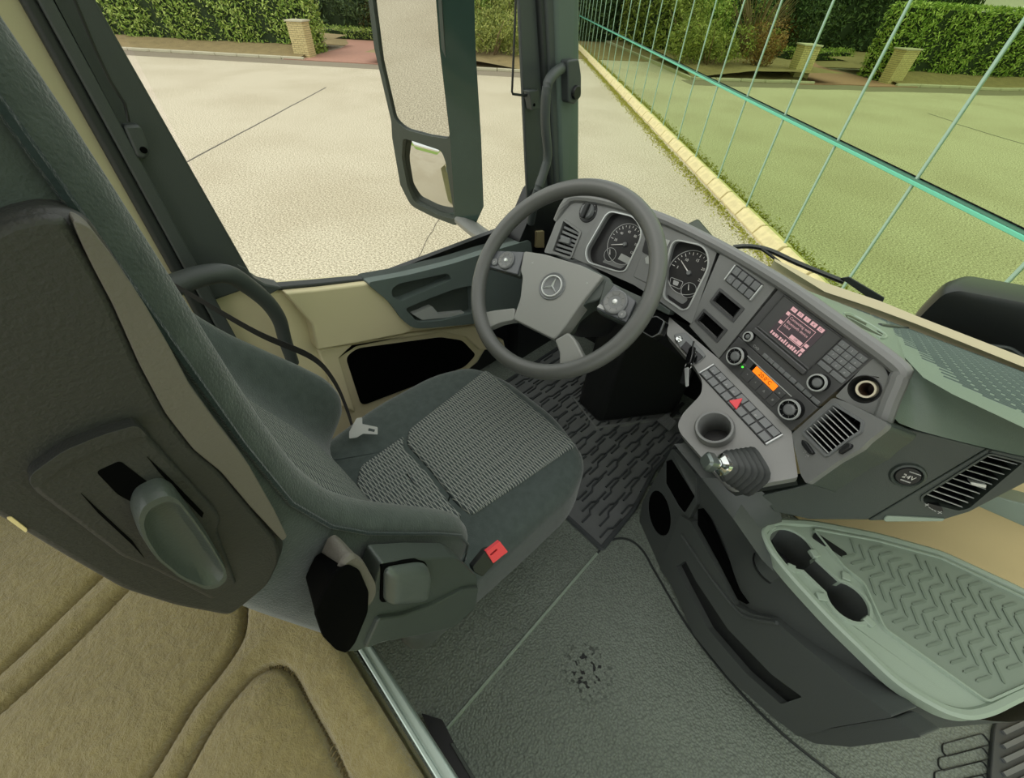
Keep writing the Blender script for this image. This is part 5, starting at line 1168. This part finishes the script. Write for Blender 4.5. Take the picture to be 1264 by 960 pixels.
prism('strip_lip', BPn, [extx(sa, sb_, -.34), extx(sa, sb_, 1.1), (1.1, extx(sa, sb_, 1.1)[1]+.007), (-.34, extx(sa, sb_, -.34)[1]+.007)], 0, .009, 'alu', be, bevel=.002)
obj('front_board', prism_bm(Plane((0, -.035, 0), (1, 0, 0), (0, 1, 0)), rect(-1.0, 1.1, 0, .40), -.02, 0), 'dark', be)
FB2 = Plane((0, 0, .03), (1, 0, 0), (0, 0, 1))
brk = empty('floor_bracket', atz(555, 920, .02), 'small dark bracket on the floor beside the bunk edge', 'bracket')
obj('plate', prism_bm(FB2, rnd(FB2.pts([(520, 880), (546, 888), (560, 916), (602, 985), (565, 985)]), .004), -.03, .002), 'black', brk, bevel=.003)
obj('lip', prism_bm(FB2, FB2.pts([(556, 918), (560, 916), (610, 1000), (605, 1000)]), 0, .008), 'dark', brk, bevel=.001)

# ================================================================== CENTRE CONSOLE
con = empty('centre_console', (.2, .75, 0), 'grey green centre console with two cup holders, ribbed tray top and charcoal front drawer', 'console')
ZT = .45; TPl = Plane((0, 0, ZT), (1, 0, 0), (0, 0, 1))
rim = TPl.pts([(937, 655), (947, 645), (962, 641), (1002, 643), (1080, 658), (1160, 680), (1264, 728), (1330, 765), (1340, 830), (1264, 863), (1225, 883), (1198, 889), (1168, 882), (1110, 850), (1025, 768), (975, 714), (948, 680)])
rim = rnd(rim, [.01, .01, .01, .02, .02, .02, .02, .04, .04, .03, .02, .02, .02, .03, .02, .02, .02])
c1 = TPl.px(*cc(405, 108)); c2 = TPl.px(*cc(608, 305))
h1 = circ(*TPl.px(*cc(410, 112)), .043, 28); 
h1c, h2c = Vector(TPl.px(*cc(408, 112))), Vector(TPl.px(*cc(612, 305)))
dv = (h2c-h1c).normalized(); ov_ = Vector((-dv.y, dv.x)); L = (h2c-h1c).length
def keyhole():                               # two round wells joined by a narrower channel
    out = []; r1, r2, w = .043, .036, .022; a = math.asin(w/r1); b = math.asin(w/r2)
    for i in range(25): t = PI-(PI-a)*1.0+(2*(PI-a))*i/24; out.append(h1c+dv*math.cos(t)*r1+ov_*math.sin(t)*r1)
    for i in range(25): t = -(PI-b)+2*(PI-b)*i/24; out.append(h2c+dv*math.cos(t)*r2+ov_*math.sin(t)*r2)
    return [(p.x, p.y) for p in out]
kh = keyhole()
matp = rnd(TPl.pts([(1003, 654), (1080, 668), (1160, 690), (1264, 740), (1325, 772), (1330, 815), (1216, 866), (1090, 776), (1065, 720), (1040, 700)]), .008)
obj('tray_top', holed_bm(TPl, rim, [kh], -.02, 0), 'tray', con, bevel=.006, seg=3)
obj('rim_edge', ring_bm(TPl, rim, [(-.014, .0), (-.011, .005), (-.004, .006), (.001, .003), (.001, -.004)]), 'tray', con)
ch = obj('cup_holder', loft([[TPl.w(u, v, -.0) for u, v in kh], [TPl.w(u, v, -.012) for u, v in shrink(kh, .985)], [TPl.w(u, v, -.075) for u, v in shrink(kh, .93)]], cap=False), 'console', con)
obj('well_floor', prism_bm(TPl, shrink(kh, .95), -.08, -.074), 'black', ch)
obj('well_rim', ring_bm(TPl, kh, [(-.003, .0), (-.002, .004), (.003, .004), (.005, 0)]), 'tray', ch)
bm = bmesh.new()
for rr in (.03, .022, .014): ring_bm(TPl, circ(h1c.x, h1c.y, rr, 28), [(-.001, -.074), (0, -.071), (.001, -.074)], bm)
obj('well_rings', bm, 'console', ch)
for p in ((330, 30), (405, 185), (515, 290), (690, 380), (605, 215), (490, 130)):
    a, b = TPl.px(*cc(*p)); d = Vector((a, b))-(h1c if p[0] < 450 else h2c); d.normalize(); o = Vector((-d.y, d.x)); c = Vector((a, b))
    prism('clip', TPl, [tuple(c-d*.008-o*.007), tuple(c+d*.008-o*.007), tuple(c+d*.008+o*.007), tuple(c-d*.008+o*.007)], -.004, .0055, 'tray', ch, bevel=.0015)
tm = prism('tray_mat', TPl, matp, -.002, .003, mat('tray_mat', rgb(126, 140, 126), .6, bump=.15, scale=700), con, bevel=.001)
obj('mat_border', ring_bm(TPl, matp, [(-.002, .002), (-.001, .006), (.002, .006), (.003, 0)]), 'tray', tm)
# herringbone ribs of the tray mat
bm = bmesh.new(); e1 = (Vector(TPl.px(1215, 866))-Vector(TPl.px(1090, 776))).normalized(); e2 = Vector((-e1.y, e1.x)); og = Vector(TPl.px(1040, 700))
ins = shrink(matp, .93)
for i in range(-8, 26):
    for j in range(-12, 24):
        c = og+e1*(i*.0165)+e2*(j*.030); s_ = 1 if j % 2 else -1
        d = (e2*.9+e1*.55*s_).normalized(); p, q = c-d*.013, c+d*.013
        if not (inpoly(tuple(p), ins) and inpoly(tuple(q), ins)): continue
        if (c-h1c).length < .06 or (c-h2c).length < .052: continue
        o = Vector((-d.y, d.x))*.0022; prism_bm(TPl, [tuple(p-o), tuple(q-o), tuple(q+d*.003), tuple(q+o), tuple(p+o), tuple(p-d*.003)], .002, .0048, bm)
o = obj('mat_ribs', bm, mat('tray_rib', rgb(114, 128, 114), .6), tm, smooth=False); o['kind'] = 'stuff'
ec = Vector(TPl.px(*cc(545, 100)))
obj('coin_slot', prism_bm(TPl, rnd([tuple(ec+e1*a+e2*b) for a, b in ((-.03, -.008), (.03, -.008), (.03, .008), (-.03, .008))], .006), .001, .0042), 'black', tm)
# walls of the console
lowb = [(-.105, .86), (-.105, .775), (-.07, .742), (.0, .705), (.05, .685), (.12, .640), (.20, .600), (.30, .577), (.40, .578), (.46, .62), (.52, .72), (.5, .95)]
top_ = [(-.055, .86), (-.06, .800), (-.04, .765), (.02, .735), (.085, .700), (.118, .655), (.185, .605), (.29, .563), (.39, .560), (.47, .60), (.54, .70), (.52, .90)]
def wall(z): t = z/.445; return [Vector((lerp(a[0], b[0], t), lerp(a[1], b[1], t), z)) for a, b in zip(lowb, top_)]
obj('body', loft([smooth_path(wall(z), 2) for z in (0, .12, .25, .36, .445)], closed=False, cap=False), 'console', con, sub=1)
nose = [(838, 556), (868, 585), (905, 622), (937, 655)]
obj('arm_cover', loft([[atz(832, 548, .52), atz(866, 590, .50), atz(905, 640, .47), atz(940, 690, .45), atz(955, 705, .449)], [atz(860, 545, .53), atz(890, 590, .53), atz(915, 622, .50), atz(938, 652, .455), atz(948, 672, .449)], [atz(880, 540, .54), atz(920, 590, .54), atz(960, 622, .51), atz(965, 640, .46), atz(965, 650, .449)]], closed=False, cap=False), 'console', con)
# nose pockets
NP = Plane((-.09, .770, 0), (.83, -.56, 0), Vector((-.56, -.83, .0)) + Vector((0, 0, .08)))
npoly = rnd(NP.pts([(838, 552), (800, 618), (795, 650), (822, 702), (858, 640), (868, 622), (868, 585)]), .012)
oval = NP.pts([(817+13.5*math.cos(a)*.97+29*math.sin(a)*.17, 633+29*math.sin(a)*.97-13.5*math.cos(a)*.1) for a in [2*PI*i/24 for i in range(24)]], .012)
slot = rnd(NP.pts([(825, 569), (832, 566), (861, 612), (848, 633), (841, 624), (825, 596)], .012), .004)
obj('nose_panel', holed_bm(NP, npoly, [oval, slot], -.05, .020), 'console', con, bevel=.004)
for pk in (oval, slot): prism('pocket_shade_fill', NP, shrink(pk, .97), -.045, .0192, 'void', con)  # black fill just under the surface paints the pockets' inner shade
# drawer front
DQ = Plane((.03, .690, 0), (.83, -.50, 0), Vector((-.50, -.83, .06)))
dro = DQ.pts([(848, 634), (862, 642), (890, 690), (917, 744), (940, 755), (964, 760), (1001, 791), (1060, 838), (1116, 880), (1041, 893), (996, 905), (957, 874), (911, 836), (865, 781), (836, 718), (822, 700)])
hol = DQ.pts([(835, 699), (846, 692), (859, 717), (898, 776), (952, 832), (990, 860), (964, 869), (920, 830), (874, 776), (846, 722)], .022)
obj('drawer', holed_bm(DQ, rnd(dro, .006), [rnd(hol, .004)], -.03, .022), 'console', con, bevel=.006, seg=3)
prism('pocket_shade_fill', DQ, rnd(hol, .004), -.025, .006, 'black', con)  # dark fill paints the shade inside the drawer pocket
prism('top_slot_shade', DQ, rnd(DQ.pts([(868, 626), (878, 640), (900, 690), (918, 728), (930, 744), (918, 738), (894, 692), (868, 646)]), .004), .0, .016, 'void', con)  # black strip painting the shade in the gap beside the drawer
obj('drawer_lip', tube_bm(smooth_path([DQ.w(*DQ.px(*p, .022), .024) for p in ((842, 660), (872, 704), (906, 748), (925, 762), (960, 768))], 4), .004, 8), 'console', con)
prism('base_trim', DQ, rnd(DQ.pts([(992, 903), (1041, 894), (1116, 881), (1150, 905), (1060, 918), (1015, 914)]), .006), -.02, .018, 'console', con, bevel=.004)

# ================================================================== MATS
fm = empty('floor_mat', (-.4, .8, 0), 'black ribbed rubber floor mat in the driver footwell', 'floor mat')
mp_ = [FLOOR.px(743, 683), FLOOR.px(803, 603), (-.185, 1.25), (-.85, 1.25), (-.85, .60), FLOOR.px(690, 634)]
mp_ = rnd([mp_[0], (-.165, .80), (-.20, .98), (-.2, 1.3), (-.9, 1.3), (-.9, .62), mp_[5]], [.02, .02, .02, .02, .02, .02, .01])
obj('mat_sheet', prism_bm(FLOOR, mp_, 0, .008), 'mat', fm, bevel=.003)
obj('mat_border', ring_bm(FLOOR, mp_, [(-.016, .006), (-.013, .014), (-.004, .014), (.0, .006)]), 'rib', fm)
bm = bmesh.new()
for k in range(30):
    x = -.192-k*.0235; y = .635+(k % 3)*.03
    while y < 1.2:
        L = .10+.03*((k*7) % 3)/2; s_ = 1 if (k % 2) else -1; j = .010*s_
        pth = [(x, y), (x, y+L*.42), (x-j, y+L*.55), (x-j, y+L)]
        if y+L < 1.28: ribbon_bm(FLOOR, pth, .0075, .006, .0135, bm)
        y += L+.016
o = obj('mat_ribs', bm, 'rib', fm, smooth=False); o['kind'] = 'stuff'
pm = empty('floor_mat', (.9, .9, 0), 'dark ribbed rubber floor mat at the passenger side edge', 'floor mat')
qm = FLOOR.pts([(1222, 900), (1232, 872), (1330, 820), (1500, 960), (1500, 1100), (1222, 1100), (1217, 955)])
obj('mat_sheet', prism_bm(FLOOR, rnd(qm, .01), 0, .012), 'rib', pm, bevel=.004)
bm = bmesh.new(); bm2 = bmesh.new()
for k in range(8):
    a = Vector(FLOOR.px(1232, 905+k*17)); d = (Vector(FLOOR.px(1264, 890+k*17))-a).normalized(); o = Vector((-d.y, d.x))*.004
    prism_bm(FLOOR, [tuple(a-o), tuple(a+d*.2-o), tuple(a+d*.2+o), tuple(a+o)], .010, .018, bm)
obj('mat_ribs', bm, 'mat', pm)
rp_ = []
for k in range(5):
    u0 = Vector(FLOOR.px(1157-k*5, 920+k*17)); d = (Vector(FLOOR.px(1212, 905+k*17))-u0); L = d.length; d.normalize(); o = Vector((d.y, -d.x))
    lp_ = [u0+d*.012, u0+d*L, u0+d*L+o*.02, u0+d*.004+o*.02, u0+o*.012]
    lp_ = rnd([tuple(p) for p in lp_], .006)
    ring_bm(FLOOR, lp_, [(-.0012, -.001), (-.0006, .004), (.0006, .004), (.0012, -.001)], bm2)
obj('tread_pads', bm2, 'rubber', floor)
